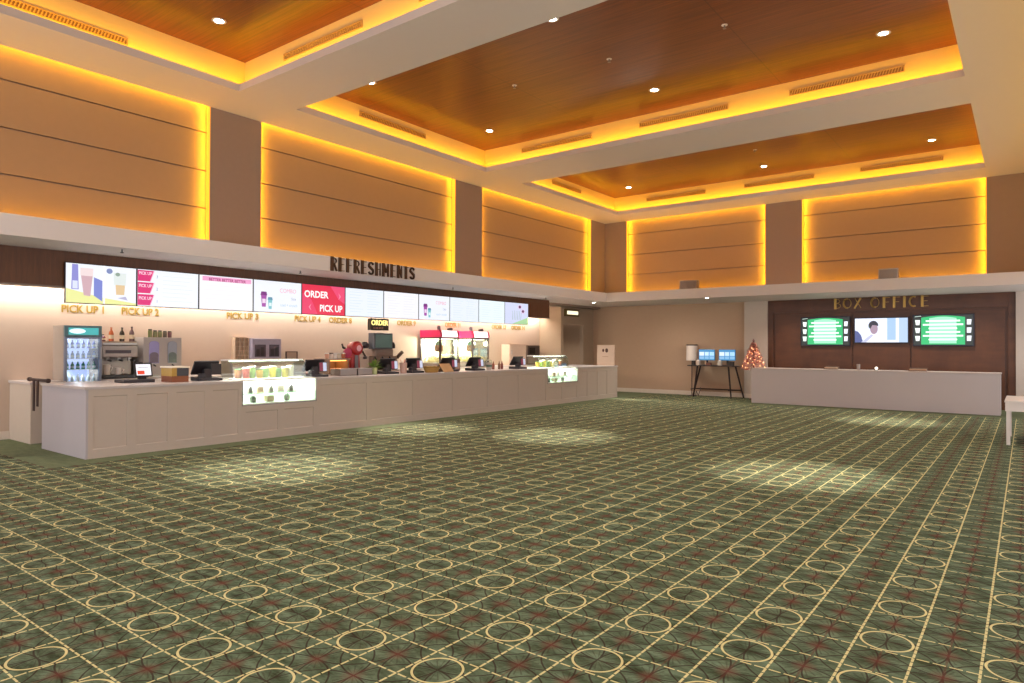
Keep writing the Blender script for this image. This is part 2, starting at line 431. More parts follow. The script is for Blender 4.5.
def sprinkler(x, y, z, lab, grp):
    r = thing('sprinkler_head', lab, 'sprinkler', (x, y, z), grp)
    MB().lathe([(.05, -.006), (.052, 0), (0, 0)], (x, y, z), 16).build('escutcheon', DL_RING, r)
    MB().bar((x, y, z), (x, y, z - .05), .014).lathe([(0, -.062), (.03, -.06), (.03, -.055), (0, -.05)], (x, y, z), 12).build('nozzle', STEEL, r)
for x, y, lab in ((6.57, 11.05, 'tiny round sprinkler in the centre of the middle timber coffer'), (8.76, 11.03, 'tiny round sprinkler in the middle timber coffer, toward the plain soffit'),
                  (4.39, 11.0, 'tiny round sprinkler in the middle timber coffer, toward the refreshments'), (6.9, 18.5, 'tiny round sprinkler in the timber coffer above the box office')):
    sprinkler(x, y, ZW, lab, 'coffer sprinklers')
for x, y, lab in ((1.3, 4.75, 'small dark sprinkler hanging under the ledge above the first menu screen'), (1.04, 8.25, 'small dark sprinkler under the ledge above the red order screen'),
                  (1.07, 12.8, 'small dark sprinkler under the ledge between the later menu screens'), (1.0, 17.1, 'small dark sprinkler under the ledge at the end of the menu screens')):
    r = thing('ceiling_sprinkler', lab, 'sprinkler', (x, y, 3.179), 'ledge sprinklers')
    MB().bar((x, y, 3.179), (x, y, 3.14), .012).build('stem', GREY, r)
    MB().lathe([(0, -.062), (.028, -.058), (.028, -.05), (.012, -.038)], (x, y, 3.179), 12).build('nozzle', P('#4c4648', .4), r)
for x0, x1, lab in ((3.47, 4.07, 'grey wall speaker on the ledge in front of the amber panel above the console table'), (9.42, 9.91, 'grey wall speaker on the ledge above the box office letters')):
    c = (x0 + x1) / 2; r = thing('wall_speaker', lab, 'speaker', (c, 21.5, 3.478), 'ledge speakers')
    MB().prism([(21.38, 3.478), (21.66, 3.478), (21.66, 3.90), (21.46, 3.90)], x0, x1, lambda a, b, t: (t, a, b)).build('housing', P('#8b7f78', .6), r, .012)
    MB().prism([(21.375, 3.51), (21.385, 3.51), (21.455, 3.87), (21.445, 3.87)], x0 + .03, x1 - .03, lambda a, b, t: (t, a, b)).build('grille', P('#75695f', .8), r)
    MB().box(c - .05, c + .05, 21.66, 21.9, 3.478, 3.55).build('bracket', BLACK, r)

# ------------------------------------------------------------------ letters of the two big signs
TH, TN = .22, .045
def arc(cx, cy, rx, ry, a0, a1, n=12): return [(cx + rx * math.cos(math.radians(a0 + (a1 - a0) * i / n)), cy + ry * math.sin(math.radians(a0 + (a1 - a0) * i / n))) for i in range(n + 1)]
V = ([(TH / 2, 0), (TH / 2, 1)], TH)
GL = {
 'R': [V, (arc(.2, .74, .26, .225, 90, -90), TN), ([(.26, .52), (.5, 0)], .11)],
 'E': [V, ([(.2, .965), (.48, .965)], TN), ([(.2, .52), (.42, .52)], TN), ([(.2, .035), (.48, .035)], TN)],
 'F': [V, ([(.2, .965), (.48, .965)], TN), ([(.2, .52), (.42, .52)], TN)],
 'S': [(arc(.25, .73, .2, .23, 20, 200), .12), ([(.06, .66), (.44, .36)], .17), (arc(.25, .27, .2, .23, 20, -160), .12)],
 'H': [V, ([(.46, 0), (.46, 1)], TN), ([(.2, .5), (.46, .5)], TN)],
 'M': [V, ([(.2, .97), (.38, .3)], .1), ([(.38, .3), (.56, .97)], TN), ([(.58, 0), (.58, 1)], .12)],
 'N': [V, ([(.2, .97), (.44, .06)], .1), ([(.46, 0), (.46, 1)], TN)],
 'T': [([(.25, 0), (.25, 1)], TH), ([(0, .965), (.5, .965)], TN)],
 'B': [V, (arc(.2, .76, .22, .205, 90, -90), TN), (arc(.2, .285, .28, .25, 90, -90), TN)],
 'O': [(arc(.3, .5, .26, .46, 90, 270), .17), (arc(.3, .5, .26, .465, 90, -90), TN)],
 'X': [([(.02, 0), (.44, 1)], .15), ([(.04, 1), (.46, 0)], TN)],
 'I': [V], 'C': [(arc(.3, .5, .26, .46, 70, 290), .15)],
}
GW = dict(M=.66, I=.24, O=.62, C=.56)
def deco(root, string, a0, a1, z0, h, depth, f, mat):
    tot = sum(GW.get(c, .5) + .16 if c != ' ' else .45 for c in string) - .16
    kx = (a1 - a0) / tot; a = a0
    for c in string:
        if c == ' ': a += .45 * kx; continue
        m = MB()
        for pts, wd in GL[c]: m.stroke([(x * kx, y * h) for x, y in pts], wd * min(kx, h), depth, shift(f, a, z0))
        m.build('letter', mat, root)
        a += (GW.get(c, .5) + .16) * kx
r = thing('refreshments_sign', 'dark art deco REFRESHMENTS lettering on the white ledge', 'sign', (1.52, 9.8, 3.2))
deco(r, 'REFRESHMENTS', 8.62, 10.97, 3.195, .268, .035, onL(1.521), P('#4a2f1c', .45, .3))
r = thing('box_office_sign', 'gold BOX OFFICE lettering on the dark timber wall', 'sign', (9.3, YB - .05, 2.86))
deco(r, 'BOX OFFICE', 8.05, 10.54, 2.86, .30, .035, onB(YB - .052), P('#c39a4c', .35, .35))

# ------------------------------------------------------------------ menu screens over the counter
SZ0, SZ1, SX = 2.335, 3.0, .40
SYE = [4.262, 5.37, 6.48, 7.60, 8.74, 9.90, 11.06, 12.24, 13.41, 14.62, 15.82, 17.01]
def rectp(x0, x1, y0, y1): return [(x0, y0), (x1, y0), (x1, y1), (x0, y1)]
SB = 1.03
def menu(i, lab, bg):
    a, SW = SYE[i], SYE[i + 1] - SYE[i]
    r = thing('menu_screen', lab, 'screen', (FX, a + SW / 2, SZ0), 'menu screens above the refreshments counter')
    MB().box(FX, FX + .02, a + .3, a + SW - .3, SZ0 + .3, SZ1 - .1).build('wall_mount', BLACK, r)
    MB().box(FX + .02, SX - .004, a + .004, a + SW - .004, SZ0, SZ1).build('housing', P('#1a1726', .35), r)
    MB().box(SX - .004, SX, a + .014, a + SW - .014, SZ0 + .012, SZ1 - .012).build('display', bg, r)
    f = lambda x, y, t: (SX + .001 + t * .004, a + .014 + x * (SW - .028), SZ0 + .012 + y * (SZ1 - SZ0 - .024))
    def shape(name, poly, col, st=SB, lv=0):
        return MB().prism(poly, lv, lv + .5, f).build(name, E(col, st), r)
    def words(name, s, x, y, size, col, sx=1.0, bold=0, st=SB, lv=1):
        g = lambda p, q_, t: (SX + .001 + (lv + .5) * .004, a + SW * x + p, SZ0 + (SZ1 - SZ0) * y + q_)
        return MB().text(s, size, g, 0, sx, bold).build(name, E(col, st), r)
    return r, shape, words
W_ = E('#f4f8ff', SB)
def cup(shape, x, y, k, body, lid, band):
    shape('cup_picture', [(x - .05 * k, y + .32 * k), (x - .033 * k, y), (x + .033 * k, y), (x + .05 * k, y + .32 * k)], body)
    shape('lid_picture', [(x - .06 * k, y + .32 * k), (x + .06 * k, y + .32 * k), (x + .045 * k, y + .42 * k), (x - .045 * k, y + .42 * k)], lid)
    shape('band_picture', rectp(x - .03 * k, x + .03 * k, y + .1 * k, y + .22 * k), band, lv=1)
# first: pictures of drinks
r, sh, wd = menu(0, 'menu screen with photos of drinks above the cooler, first of the row', W_)
sh('table_picture', [(0, 0), (1, 0), (1, .05), (.5, .16), (0, .36)], '#eef0a0')
sh('jug_picture', [(.07, .34), (.17, .34), (.16, .98), (.08, .98)], '#8f90d8', lv=1)
sh('ice_picture', rectp(.085, .155, .36, .56), '#dfe6ff', lv=2)
sh('glass_picture', [(.24, .2), (.33, .18), (.37, .84), (.19, .84)], '#d3aeb8', lv=1)
sh('foam_picture', [(.19, .7), (.365, .7), (.37, .9), (.19, .9)], '#f3dfe0', lv=2)
sh('carton_picture', [(.38, .2), (.5, .06), (.5, .6), (.38, .68)], '#7d8ad6', lv=1)
sh('divider_picture', rectp(.51, .535, 0, 1), '#ffffff', lv=3)
sh('tumbler_picture', [(.7, .26), (.82, .26), (.83, .52), (.69, .52)], '#e6c79a', lv=1)
sh('tumbler_rim_picture', [(.67, .52), (.84, .52), (.85, .84), (.66, .84)], '#e3ecea', lv=1)
sh('garnish_picture', arc(.6, .87, .045, .07, 0, 330), '#7f8fc0', lv=2); sh('garnish_picture', arc(.72, .8, .035, .05, 0, 330), '#8fa598', lv=2)
sh('saucer_picture', [(.72, .17), (.87, .12), (.84, .22)], '#b9b6d6', lv=2)
# second: pink tabs
r, sh, wd = menu(1, 'white menu screen with three pink price tabs down one side', W_)
for j in range(3):
    y = .02 + j * .33
    sh('tab', [(0, y), (.19, y), (.25, y + .30), (0, y + .30)], '#e02a78'); sh('tab_corner', [(.19, y), (.205, y), (.265, y + .30), (.25, y + .30)], '#f7bcd8')
    wd('tab_lettering', 'PICK UP', .125, y + .2, .075, '#ffd6ea', .8, .002)
    wd('price', '%d' % (j + 1), .31, y + .13, .07, '#8a94b0', 1)
for j in range(7): sh('menu_line', rectp(.4, .9 - .05 * (j % 3), .85 - .115 * j, .862 - .115 * j), '#e6eefb')
# third: pink banner
r, sh, wd = menu(2, 'white menu screen headed by a pink banner of small lettering', E('#fbf9fc', SB))
sh('banner', rectp(.05, .97, .84, .97), '#f2a5d2'); wd('banner_lettering', 'BETTER BETTER BETTER', .51, .87, .075, '#a83a6e', .95, .002)
for j in range(5): sh('menu_line', rectp(.08, .8 - .07 * (j % 3), .7 - .13 * j, .712 - .13 * j), '#f1eff6')
# fourth and eighth: cups
for i, lab in ((3, 'menu screen with purple and teal cups, beside the red order screen'), (7, 'menu screen with purple and teal cups, above the popcorn machines')):
    r, sh, wd = menu(i, lab, E('#f2f6ff', SB))
    cup(sh, .2, .16, 1.15, '#a64ea8', '#7a2f80', '#f0d8f0'); cup(sh, .33, .1, .9, '#7fc4cc', '#5f98b0', '#dff4f6')
    wd('headline', 'COMBO', .7, .7, .12, '#f0a8bc', .9); wd('subtitle', 'Size', .82, .46, .08, '#9aa6bc', .9); wd('caption', 'cool + crunch', .72, .25, .08, '#a8cbe4', .9)
# fifth: red order / pick up
r, sh, wd = menu(4, 'red screen reading ORDER and PICK UP in white', E('#e8284e', SB))
sh('glow_picture', [(0, 0), (.35, 0), (.2, .5), (0, .7)], '#ee3f6e'); sh('glow_picture', [(.65, 1), (1, 1), (1, .4), (.85, .55)], '#f04a78')
wd('order_lettering', 'ORDER', .32, .66, .2, '#ffffff', .95, .006); wd('pickup_lettering', 'PICK UP', .66, .22, .2, '#ffffff', .85, .006)
sh('arrow', [(.84, .78), (.9, .66), (.84, .54), (.87, .66)], '#ff8fae', lv=1); sh('arrow', [(.2, .36), (.14, .24), (.2, .12), (.17, .24)], '#ff8fae', lv=1)
for i, lab, bg, ln in ((5, 'pale blue menu screen just past the red order screen', '#eef5ff', '#d6e6f6'), (6, 'blank white menu screen before the second screen of cups', '#f8f8ff', '#eaeaf8'),
                       (8, 'pale menu screen above the second popcorn machine, past the cups', '#ecf4ff', '#dbe9fb'), (9, 'pale menu screen next to the flower picture at the end', '#eefaff', '#dcecf6')):
    r, sh, wd = menu(i, lab, E(bg, SB))
    for c in (.1, .56):
        for j in range(8): sh('menu_line', rectp(c, c + .34 - .05 * (j % 3), .86 - .1 * j, .873 - .1 * j), ln)
r, sh, wd = menu(10, 'lavender screen with a meadow and flowers, last of the row', E('#d8defa', SB))
sh('meadow_picture', [(.3, 0), (1, 0), (1, .34), (.7, .2)], '#b4dca4')
for j in range(6): sh('stalk_picture', [(.3 + .07 * j, .2), (.32 + .07 * j, .2), (.325 + .075 * j, .62 + .03 * (j % 2)), (.312 + .075 * j, .62)], '#a9bcc0', lv=1)
for x, y in ((.62, .82), (.76, .62)):
    sh('petal_picture', arc(x, y, .09, .12, 0, 340), '#e6d0f0', lv=1); sh('bloom_picture', arc(x, y, .05, .065, 0, 340), '#5a2a58', lv=2)

# gold counter numbers on the back wall
words_n = ['one', 'two', 'three', 'four', 'eight', 'nine', 'eleven', 'thirteen', 'fourteen']
for (a, b, s), n in zip(((4.85, 5.57, 'PICK UP 1'), (5.89, 6.61, 'PICK UP 2'), (8.09, 8.87, 'PICK UP 3'), (9.85, 10.61, 'PICK UP 4'), (10.87, 11.6, 'ORDER 8'),
                         (13.22, 13.95, 'ORDER 9'), (15.2, 15.9, 'ORDER 11'), (17.48, 18.25, 'ORDER 13'), (18.55, 19.34, 'ORDER 14')), words_n):
    r = thing('counter_number', 'gold wall lettering reading %s %s' % (s.rsplit(' ', 1)[0].lower(), n), 'sign', (-1.45, (a + b) / 2, 2.26), 'gold lettering under the menu screens')
    z0 = 2.325 - .012 * (a - 4.85) / 14
    m = MB().text(s, .2, lambda x, y, t: (-1.447 + t, (a + b) / 2 + x, z0 + y), .003, 1, .004)
    ys = [p[1] for p in m.v]; kk = (b - a) / (max(ys) - min(ys)); mid = (max(ys) + min(ys)) / 2
    m.v = [(x, (a + b) / 2 + (y - mid) * kk, z) for x, y, z in m.v]
    m.build('lettering', GOLDB, r)
# box sign hung under the fascia
r = thing('order_box_sign', 'dark box sign with glowing ORDER lettering hung under the screens', 'sign', (.2, 10.98, 2.05))
MB().box(.2, .30, 10.73, 11.32, 2.04, 2.32).build('housing', P('#33210f', .4), r, .006)
MB().text('ORDER', .17, lambda x, y, t: (.302 + t, 11.02 + x, 2.215 + y), .006, .95, .004).build('lettering', E('#ffe98c', 1.6), r)
MB().text('HERE', .06, lambda x, y, t: (.302 + t, 10.985 + x, 2.09 + y), .003, 2.3).build('small_lettering', P('#c98c7a', .5), r)
MB().bar((.25, 10.8, 2.32), (.25, 10.8, 2.585), .008).bar((.25, 11.2, 2.32), (.25, 11.2, 2.585), .008).build('hanger', BLACK, r)

# ------------------------------------------------------------------ service counter
CB = .60
CT = 1.046; FXC = 1.962
CREAM = P('#c3b4a6', .5, var=.03); STONE = P('#c2b7b3', .35, var=.05, scale=4)
r = thing('service_counter', 'long pale panelled refreshments counter with grey stone top', 'counter', (1.1, 12, 0))
Y0, Y1 = 4.035, 19.9; cuts = [(6.44, 7.98), (15.79, 17.42)]
m = MB(); segs = [(Y0, 6.44), (7.98, 15.79), (17.42, Y1)]
for a, b in segs: m.box(.26, FXC - .012, a, b, 0, CT - .04)
for a, b in cuts: m.box(.26, FXC - .012, a, b, 0, CB).box(.26, 1.18, a, b, CB, CT - .04)
m.build('body', CREAM, r)
m = MB()
def shaker(a, b, z1, n):
    w = (b - a) / n; st = .07
    m.box(FXC - .012, FXC, a, b, z1 - .1, z1); m.box(FXC - .012, FXC, a, b, 0, .13)
    for i in range(n + 1):
        y = a + i * w; m.box(FXC - .012, FXC, max(a, y - st), min(b, y + st), .13, z1 - .1)
    for i in range(n):
        y0, y1 = a + i * w + (st if i or 1 else 0), a + (i + 1) * w - st
        m.prism([(.13, FXC), (.142, FXC - .012), (.13, FXC - .012)], y0, y1, lambda p, q_, t: (q_, t, p))
        m.prism([(z1 - .1, FXC), (z1 - .112, FXC - .012), (z1 - .1, FXC - .012)], y0, y1, lambda p, q_, t: (q_, t, p))
shaker(Y0, 6.44, CT - .04, 4); shaker(6.44, 7.98, CB, 2); shaker(7.98, 15.79, CT - .04, 6); shaker(15.79, 17.42, CB, 2); shaker(17.42, Y1, CT - .04, 4)
m.build('panelling', CREAM, r)
MB().box(.26, FXC, Y0 - .03, Y0, 0, CT - .04).build('end_panel', P('#b3acb0', .4, var=.04, scale=3), r)
m = MB()
for a, b in segs: m.box(.24, FXC + .02, a - (.05 if a == Y0 else 0), b + (.02 if b == Y1 else 0), CT - .04, CT)
for a, b in cuts: m.box(.24, 1.18, a, b, CT - .04, CT)
m.build('countertop', STONE, r, .004)
r = thing('back_bench', 'long pale back bench along the wall behind the refreshments counter', 'counter', (-1, 12, 0))
MB().box(-1.445, -.42, 4.06, 4.57, 0, .99).box(-1.445, -.51, 4.57, 5.25, 0, .89).box(-1.445, -.51, 5.25, 20.2, 0, .99).build('body', CREAM, r)
MB().box(-1.445, -.40, 4.04, 4.57, .99, 1.03).box(-1.445, -.49, 4.57, 5.25, .89, .93).box(-1.445, -.49, 5.25, 20.2, .99, 1.03).build('worktop', STONE, r)
# bar across the staff gap with two hanging straps
r = thing('barrier_bar', 'dark bar with two hanging straps across the staff gap by the counter end', 'barrier', (.05, 4.1, CT))
MB().bar((-.36, 4.02, 1.085), (.46, 4.02, 1.085), .026).lathe([(.0, 0), (.036, .01), (.036, .06), (0, .07)], (-.38, 4.02, 1.085), 12, 'x').lathe([(.0, 0), (.036, .01), (.036, .06), (0, .07)], (.42, 4.02, 1.085), 12, 'x').build('bar', P('#3a2420', .5), r)
for x, z in ((-.06, .58), (.1, .66)): MB().prism([(x - .04, 1.085), (x + .04, 1.085), (x + .03, z), (x - .035, z)], 3.985, 4.0, lambda a, b, t: (a, t, b)).build('strap', P('#38221f', .7), r)

# ------------------------------------------------------------------ glass display cases with food
GLS = glass()
def case(a, b, lab, n_up, n_dn, where):
    r = thing('display_case', lab, 'display case', (1.6, (a + b) / 2, .5), 'lit display cases in the counter')
    lw = P('#eeeae2', .4, var=.02)
    MB().box(1.2, FXC, a + .01, b - .01, CB + .005, CB + .035).box(1.2, 1.225, a + .01, b - .01, CB + .035, CT - .01).box(1.2, FXC - .01, a + .002, a + .02, CB + .035, CT).box(1.2, FXC - .01, b - .02, b - .002, CB + .035, CT).build('cabinet', lw, r)
    MB().box(1.19, FXC + .012, a + .002, b - .002, CT - .012, CT + .012).build('deck', P('#d9d6cf', .3), r)
    MB().box(1.24, FXC - .03, a + .03, b - .03, .795, .807).build('shelf', glass('#dff0ea', .1), r)
    MB().box(FXC - .008, FXC, a + .02, b - .02, CB + .035, CT - .012).build('front_glass', GLS, r)
    MB().box(FXC - .012, FXC + .008, a + .001, a + .02, CB + .005, CT - .012).box(FXC - .012, FXC + .008, b - .02, b - .001, CB + .005, CT - .012).box(FXC - .012, FXC + .008, a + .001, b - .001, CB + .001, CB + .02).build('edge_frame', STEEL, r)
    MB().box(FXC - .06, FXC - .03, a + .04, b - .04, CT - .035, CT - .014).build('lower_lamp', E('#fff6e6', 5), r)
    area((1.62, (a + b) / 2, CT - .04), (-.1, 0, -1), (0, 1, 0), b - a - .1, .3, 60, (1, .95, .86))
    # upper glass hood with rounded front
    prof = [(1.24, CT + .012), (1.24, 1.385), (1.52, 1.385)] + [(1.52 + .1 * math.sin(t), 1.285 + .1 * math.cos(t)) for t in (.4, .8, 1.2, 1.57)] + [(1.64, CT + .012)]
    inner = [(x - (.006 if x > 1.3 else -.006), z - (.006 if z > 1.2 else 0)) for x, z in prof]
    m = MB(); n = len(prof)
    for i in range(2, n - 1):
        q = [prof[i], prof[i + 1], inner[i + 1], inner[i]]
        m.prism(q, a + .02, b - .02, lambda p, z, t: (p, t, z))
    m.prism(prof, a + .014, a + .02, lambda p, z, t: (p, t, z)); m.prism(prof, b - .02, b - .014, lambda p, z, t: (p, t, z))
    m.build('hood_glass', GLS, r)
    MB().box(1.235, 1.53, a + .01, b - .01, 1.385, 1.402).build('hood_top', P('#f4f2ee', .3), r)
    MB().box(1.44, 1.47, a + .05, b - .05, 1.368, 1.384).build('upper_lamp', E('#fff8ea', 9), r)
    area((1.44, (a + b) / 2, 1.362), (0, 0, -1), (0, 1, 0), b - a - .1, .12, 75, (1, .96, .88))
    pal = ['#d8c43a', '#7e9c4a', '#c9c7bd', '#6f9458', '#d0a53c', '#a3663a', '#c2b04a', '#8fae5c', '#b9523e', '#cfc9b0']
    # tubs standing on the deck
    for i in range(n_up):
        y = a + .16 + (b - a - .32) * (i + .5) / n_up; x = 1.45 + .03 * (i % 2); h = .15 + .05 * (i * 7 % 3) / 2; c = pal[(i * 3 + n_dn) % 10]
        t = thing('food_tub', '%s snack tub from the panelled counter end in the %s case hood' % (ORD[i], where), 'food', (x, y, CT + .012), 'snack tubs in the %s case hood' % where)
        MB().lathe([(0, 0), (.055, 0), (.062, h), (.0, h)], (x, y, CT + .013), 14).build('tub', P(c, .45, var=.3, scale=40), t, smooth=True)
        MB().lathe([(0, h), (.066, h), (.066, h + .018), (0, h + .018)], (x, y, CT + .013), 14).build('lid', P('#e8e4da' if i % 3 else '#3f6a3c', .4), t)
    for sh_z, tag_, n in ((.808, 'upper glass shelf', n_dn), (CB + .036, 'floor', max(3, n_dn // 2))):
        for i in range(n):
            y = a + .16 + (b - a - .5) * (i + .5) / n; x = 1.72 + .04 * ((i + n) % 2)
            if i % 2:
                t = thing('cake_box', 'small cake box, %s item along the %s of the %s lit case' % (ORD[i], tag_, where), 'food', (x, y, sh_z), 'cake boxes, %s, %s case' % (tag_, where))
                MB().box(x - .06, x + .06, y - .07, y + .07, sh_z, sh_z + .1).build('carton', P(('#d8c9b4', '#c4a48a', '#b7bfc0')[i % 3], .5), t, .006)
                MB().box(x - .064, x + .064, y - .074, y + .074, sh_z + .1, sh_z + .12).build('lid', P('#eee9e0', .5), t)
            else:
                t = thing('drink_carton', 'dark capped carton, %s item along the %s of the %s lit case' % (ORD[i], tag_, where), 'drink', (x, y, sh_z), 'drink cartons, %s, %s case' % (tag_, where))
                MB().box(x - .035, x + .035, y - .04, y + .04, sh_z, sh_z + .09).prism([(-.04, .09), (.04, .09), (0, .125)], -.035, .035, lambda p, z, q_: (x + q_, y + p, sh_z + z)).build('carton', P(('#6f6a64', '#8f8a80')[i % 4 // 2], .5), t)
                MB().lathe([(0, 0), (.014, 0), (.014, .02), (0, .02)], (x, y + .02, sh_z + .112), 10).build('cap', BLACK, t)
case(6.44, 7.98, 'bright glass display case set into the counter near its panelled end', 9, 5, 'first')
case(15.79, 17.42, 'bright glass display case set into the counter near the staff doorway', 8, 4, 'second')

# ------------------------------------------------------------------ tills
TB = P('#211d22', .35); TB2 = P('#2e2a30', .45)
def make_till(pictures=True):
    r = thing('cash_till', '', 'till')
    MB().prism([(-.17, 0), (.17, 0), (.17, .045), (-.17, .07)], -.2, .2, lambda a, b, t: (a, t, b)).build('base', TB2, r, .008, local=True)
    MB().prism([(-.05, .05), (.06, .05), (.03, .2), (-.03, .2)], -.06, .06, lambda a, b, t: (a, t, b)).build('neck', TB2, r, local=True)
    MB().prism([(-.14, .12), (-.115, .10), (.03, .33), (-.0, .345)], -.22, .22, lambda a, b, t: (a, t, b)).build('monitor', TB, r, .006, local=True)
    c = MB().prism([(.06, .1), (.085, .1), (.06, .29), (.035, .29)], .06, .22, lambda a, b, t: (a, t, b)).turn(-.35, (.06, .12, .2)).build('customer_display', TB, r, .004, local=True)
    if pictures:
        MB().prism([(.0862, .112), (.088, .112), (.065, .278), (.0632, .278)], .07, .14, lambda a, b, t: (a, t, b)).turn(-.35, (.06, .12, .2)).build('pink_picture', E('#a8405a', .55), c, local=True)
        MB().prism([(.0862, .112), (.088, .112), (.065, .278), (.0632, .278)], .14, .21, lambda a, b, t: (a, t, b)).turn(-.35, (.06, .12, .2)).build('white_picture', E('#dfe6ff', .8), c, local=True)
    MB().box(.02, .12, -.17, -.08, .05, .13).build('card_reader', TB2, r, .006, local=True)
    return r
plain = make_till(False); till = make_till()
tl = [(1.45, 6.08, 'black till with its back to the room beside the wooden box'), (1.58, 8.22, 'black till against the first lit display case'),
      (1.55, 10.15, 'black till beside the green plant pot'), (1.5, 10.98, 'black till beside the wicker basket'), (1.55, 12.12, 'black till just past the tilted board'),
      (1.55, 13.12, 'black till in front of the second popcorn machine'), (1.55, 14.95, 'black till against the second lit display case')]
for i, (x, y, lab) in enumerate(tl):
    if i == 0: plain.location = (x, y, CT); plain['label'] = lab; plain['group'] = 'tills on the refreshments counter'
    elif i == 1: till.location = (x, y, CT); till['label'] = lab; till['group'] = 'tills on the refreshments counter'
    else: dup(till, (x, y, CT), lab, 'tills on the refreshments counter')
# order tablet at the first pick up point
r = thing('order_tablet', 'tablet with white and red page on a black stand near the drinks cooler', 'tablet', (1.2, 5.05, CT))
MB().box(.98, 1.34, 4.78, 5.26, CT, CT + .05).build('base', TB2, r, .008)
MB().prism([(1.12, CT + .05), (1.17, CT + .05), (1.15, CT + .2), (1.1, CT + .2)], 5.08, 5.2, lambda a, b, t: (a, t, b)).build('neck', TB, r)
sc = MB().prism([(1.2, CT + .09), (1.225, CT + .09), (1.165, CT + .32), (1.14, CT + .32)], 5.0, 5.28, lambda a, b, t: (a, t, b)).build('screen', TB, r, .005)
pl = lambda z0, z1, a, b, n, e, off: MB().prism([(1.2262 - (z0 - .09) * .26 + off, CT + z0), (1.2282 - (z0 - .09) * .26 + off, CT + z0), (1.2282 - (z1 - .09) * .26 + off, CT + z1), (1.2262 - (z1 - .09) * .26 + off, CT + z1)], a, b, lambda p, q_, t: (p, t, q_)).build(n, e, sc)
pl(.115, .295, 5.025, 5.255, 'white_page', E('#f6f4fa', 1.2), 0); pl(.13, .19, 5.04, 5.15, 'red_picture', E('#e0452e', 1.2), .002); pl(.24, .25, 5.06, 5.22, 'page_line', E('#a8a4b0', 1.0), .002)

# ------------------------------------------------------------------ drinks cooler and its bottles
r = thing('drinks_cooler', 'upright glass door drinks cooler with a teal lit header', 'fridge', (-.87, 4.9, .93))
ya, yb, xa, xb, za, zb = 4.61, 5.21, -1.13, -.6, .932, 2.0
MB().box(xa, xb - .05, ya, ya + .03, za, zb).box(xa, xb - .05, yb - .03, yb, za, zb).box(xa, xa + .03, ya + .03, yb - .03, za, zb).box(xa + .03, xb - .05, ya + .03, yb - .03, za, za + .06).box(xa + .03, xb - .05, ya + .03, yb - .03, zb - .2, zb).build('cabinet', P('#9a8d82', .5), r)
h = MB().box(xb - .05, xb, ya, yb, zb - .2, zb).build('header', P('#4d7078', .35), r, .008)
MB().box(xb + .001, xb + .005, ya + .06, yb - .06, zb - .165, zb - .04).build('header_panel', E('#38b8b8', .9), h)
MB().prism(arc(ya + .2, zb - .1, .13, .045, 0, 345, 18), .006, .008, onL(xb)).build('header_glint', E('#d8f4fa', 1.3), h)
d = MB().box(xb - .045, xb, ya, ya + .045, za, zb - .2).box(xb - .045, xb, yb - .045, yb, za, zb - .2).box(xb - .045, xb, ya + .045, yb - .045, za, za + .04).box(xb - .045, xb, ya + .045, yb - .045, zb - .235, zb - .2).build('door', P('#7b8296', .35, .3), r, .004)
MB().box(xb - .03, xb - .022, ya + .045, yb - .045, za + .04, zb - .235).build('door_glass', GLS, d)
MB().bar((xb + .02, yb - .02, 1.4), (xb + .02, yb - .02, 1.62), .01).build('handle', STEEL, d)
MB().box(xa + .031, xa + .04, ya + .031, yb - .031, za + .06, zb - .2).build('light_panel', E('#b4c2ff', 1.25), r)
glow((-.80, 4.91, 1.74), 5, (.72, .8, 1), .05)
glow((-.80, 4.91, 1.10), 5, (.8, .86, 1), .05)
for z in (1.22, 1.41, 1.60):
    MB().box(xa + .05, xb - .07, ya + .032, yb - .032, z - .008, z).build('shelf', P('#dfe6f4', .4), r)
def bottle(x, y, z, h, col, capc, lab, cat, grp, name='bottle', rr=.028):
    t = thing(name, lab, cat, (x, y, z), grp)
    MB().lathe([(0, 0), (rr, 0), (rr, h * .55), (rr * .85, h * .66), (rr * .38, h * .8), (rr * .36, h * .93), (0, h * .93)], (x, y, z), 14).build('glass', P(col, .2, var=.15), t, smooth=True)
    MB().lathe([(0, h * .9), (rr * .44, h * .9), (rr * .44, h), (0, h)], (x, y, z), 12).build('cap', P(capc, .4), t)
    MB().lathe([(rr * 1.02, h * .18), (rr * 1.02, h * .45)], (x, y, z), 14).build('paper_label', P('#cfd6e4' if name == 'bottle' else '#cdbfa4', .6), t)
    return t
for z, nm, col, cap in ((1.60, 'top shelf', '#7a86d8', '#4a4fae'), (1.41, 'second shelf', '#9ab0ea', '#5c6cc8'), (1.22, 'third shelf', '#4e9a8a', '#3f9a58'), (.994, 'floor', '#e6eaf6', '#c8d2ea')):
    for j in range(6):
        bottle(-.72, 4.69 + .087 * j, z + .001, .135, col, cap, '%s small chilled bottle along the %s of the drinks cooler' % (ORD[j], nm), 'bottle', 'chilled bottles, %s' % nm)
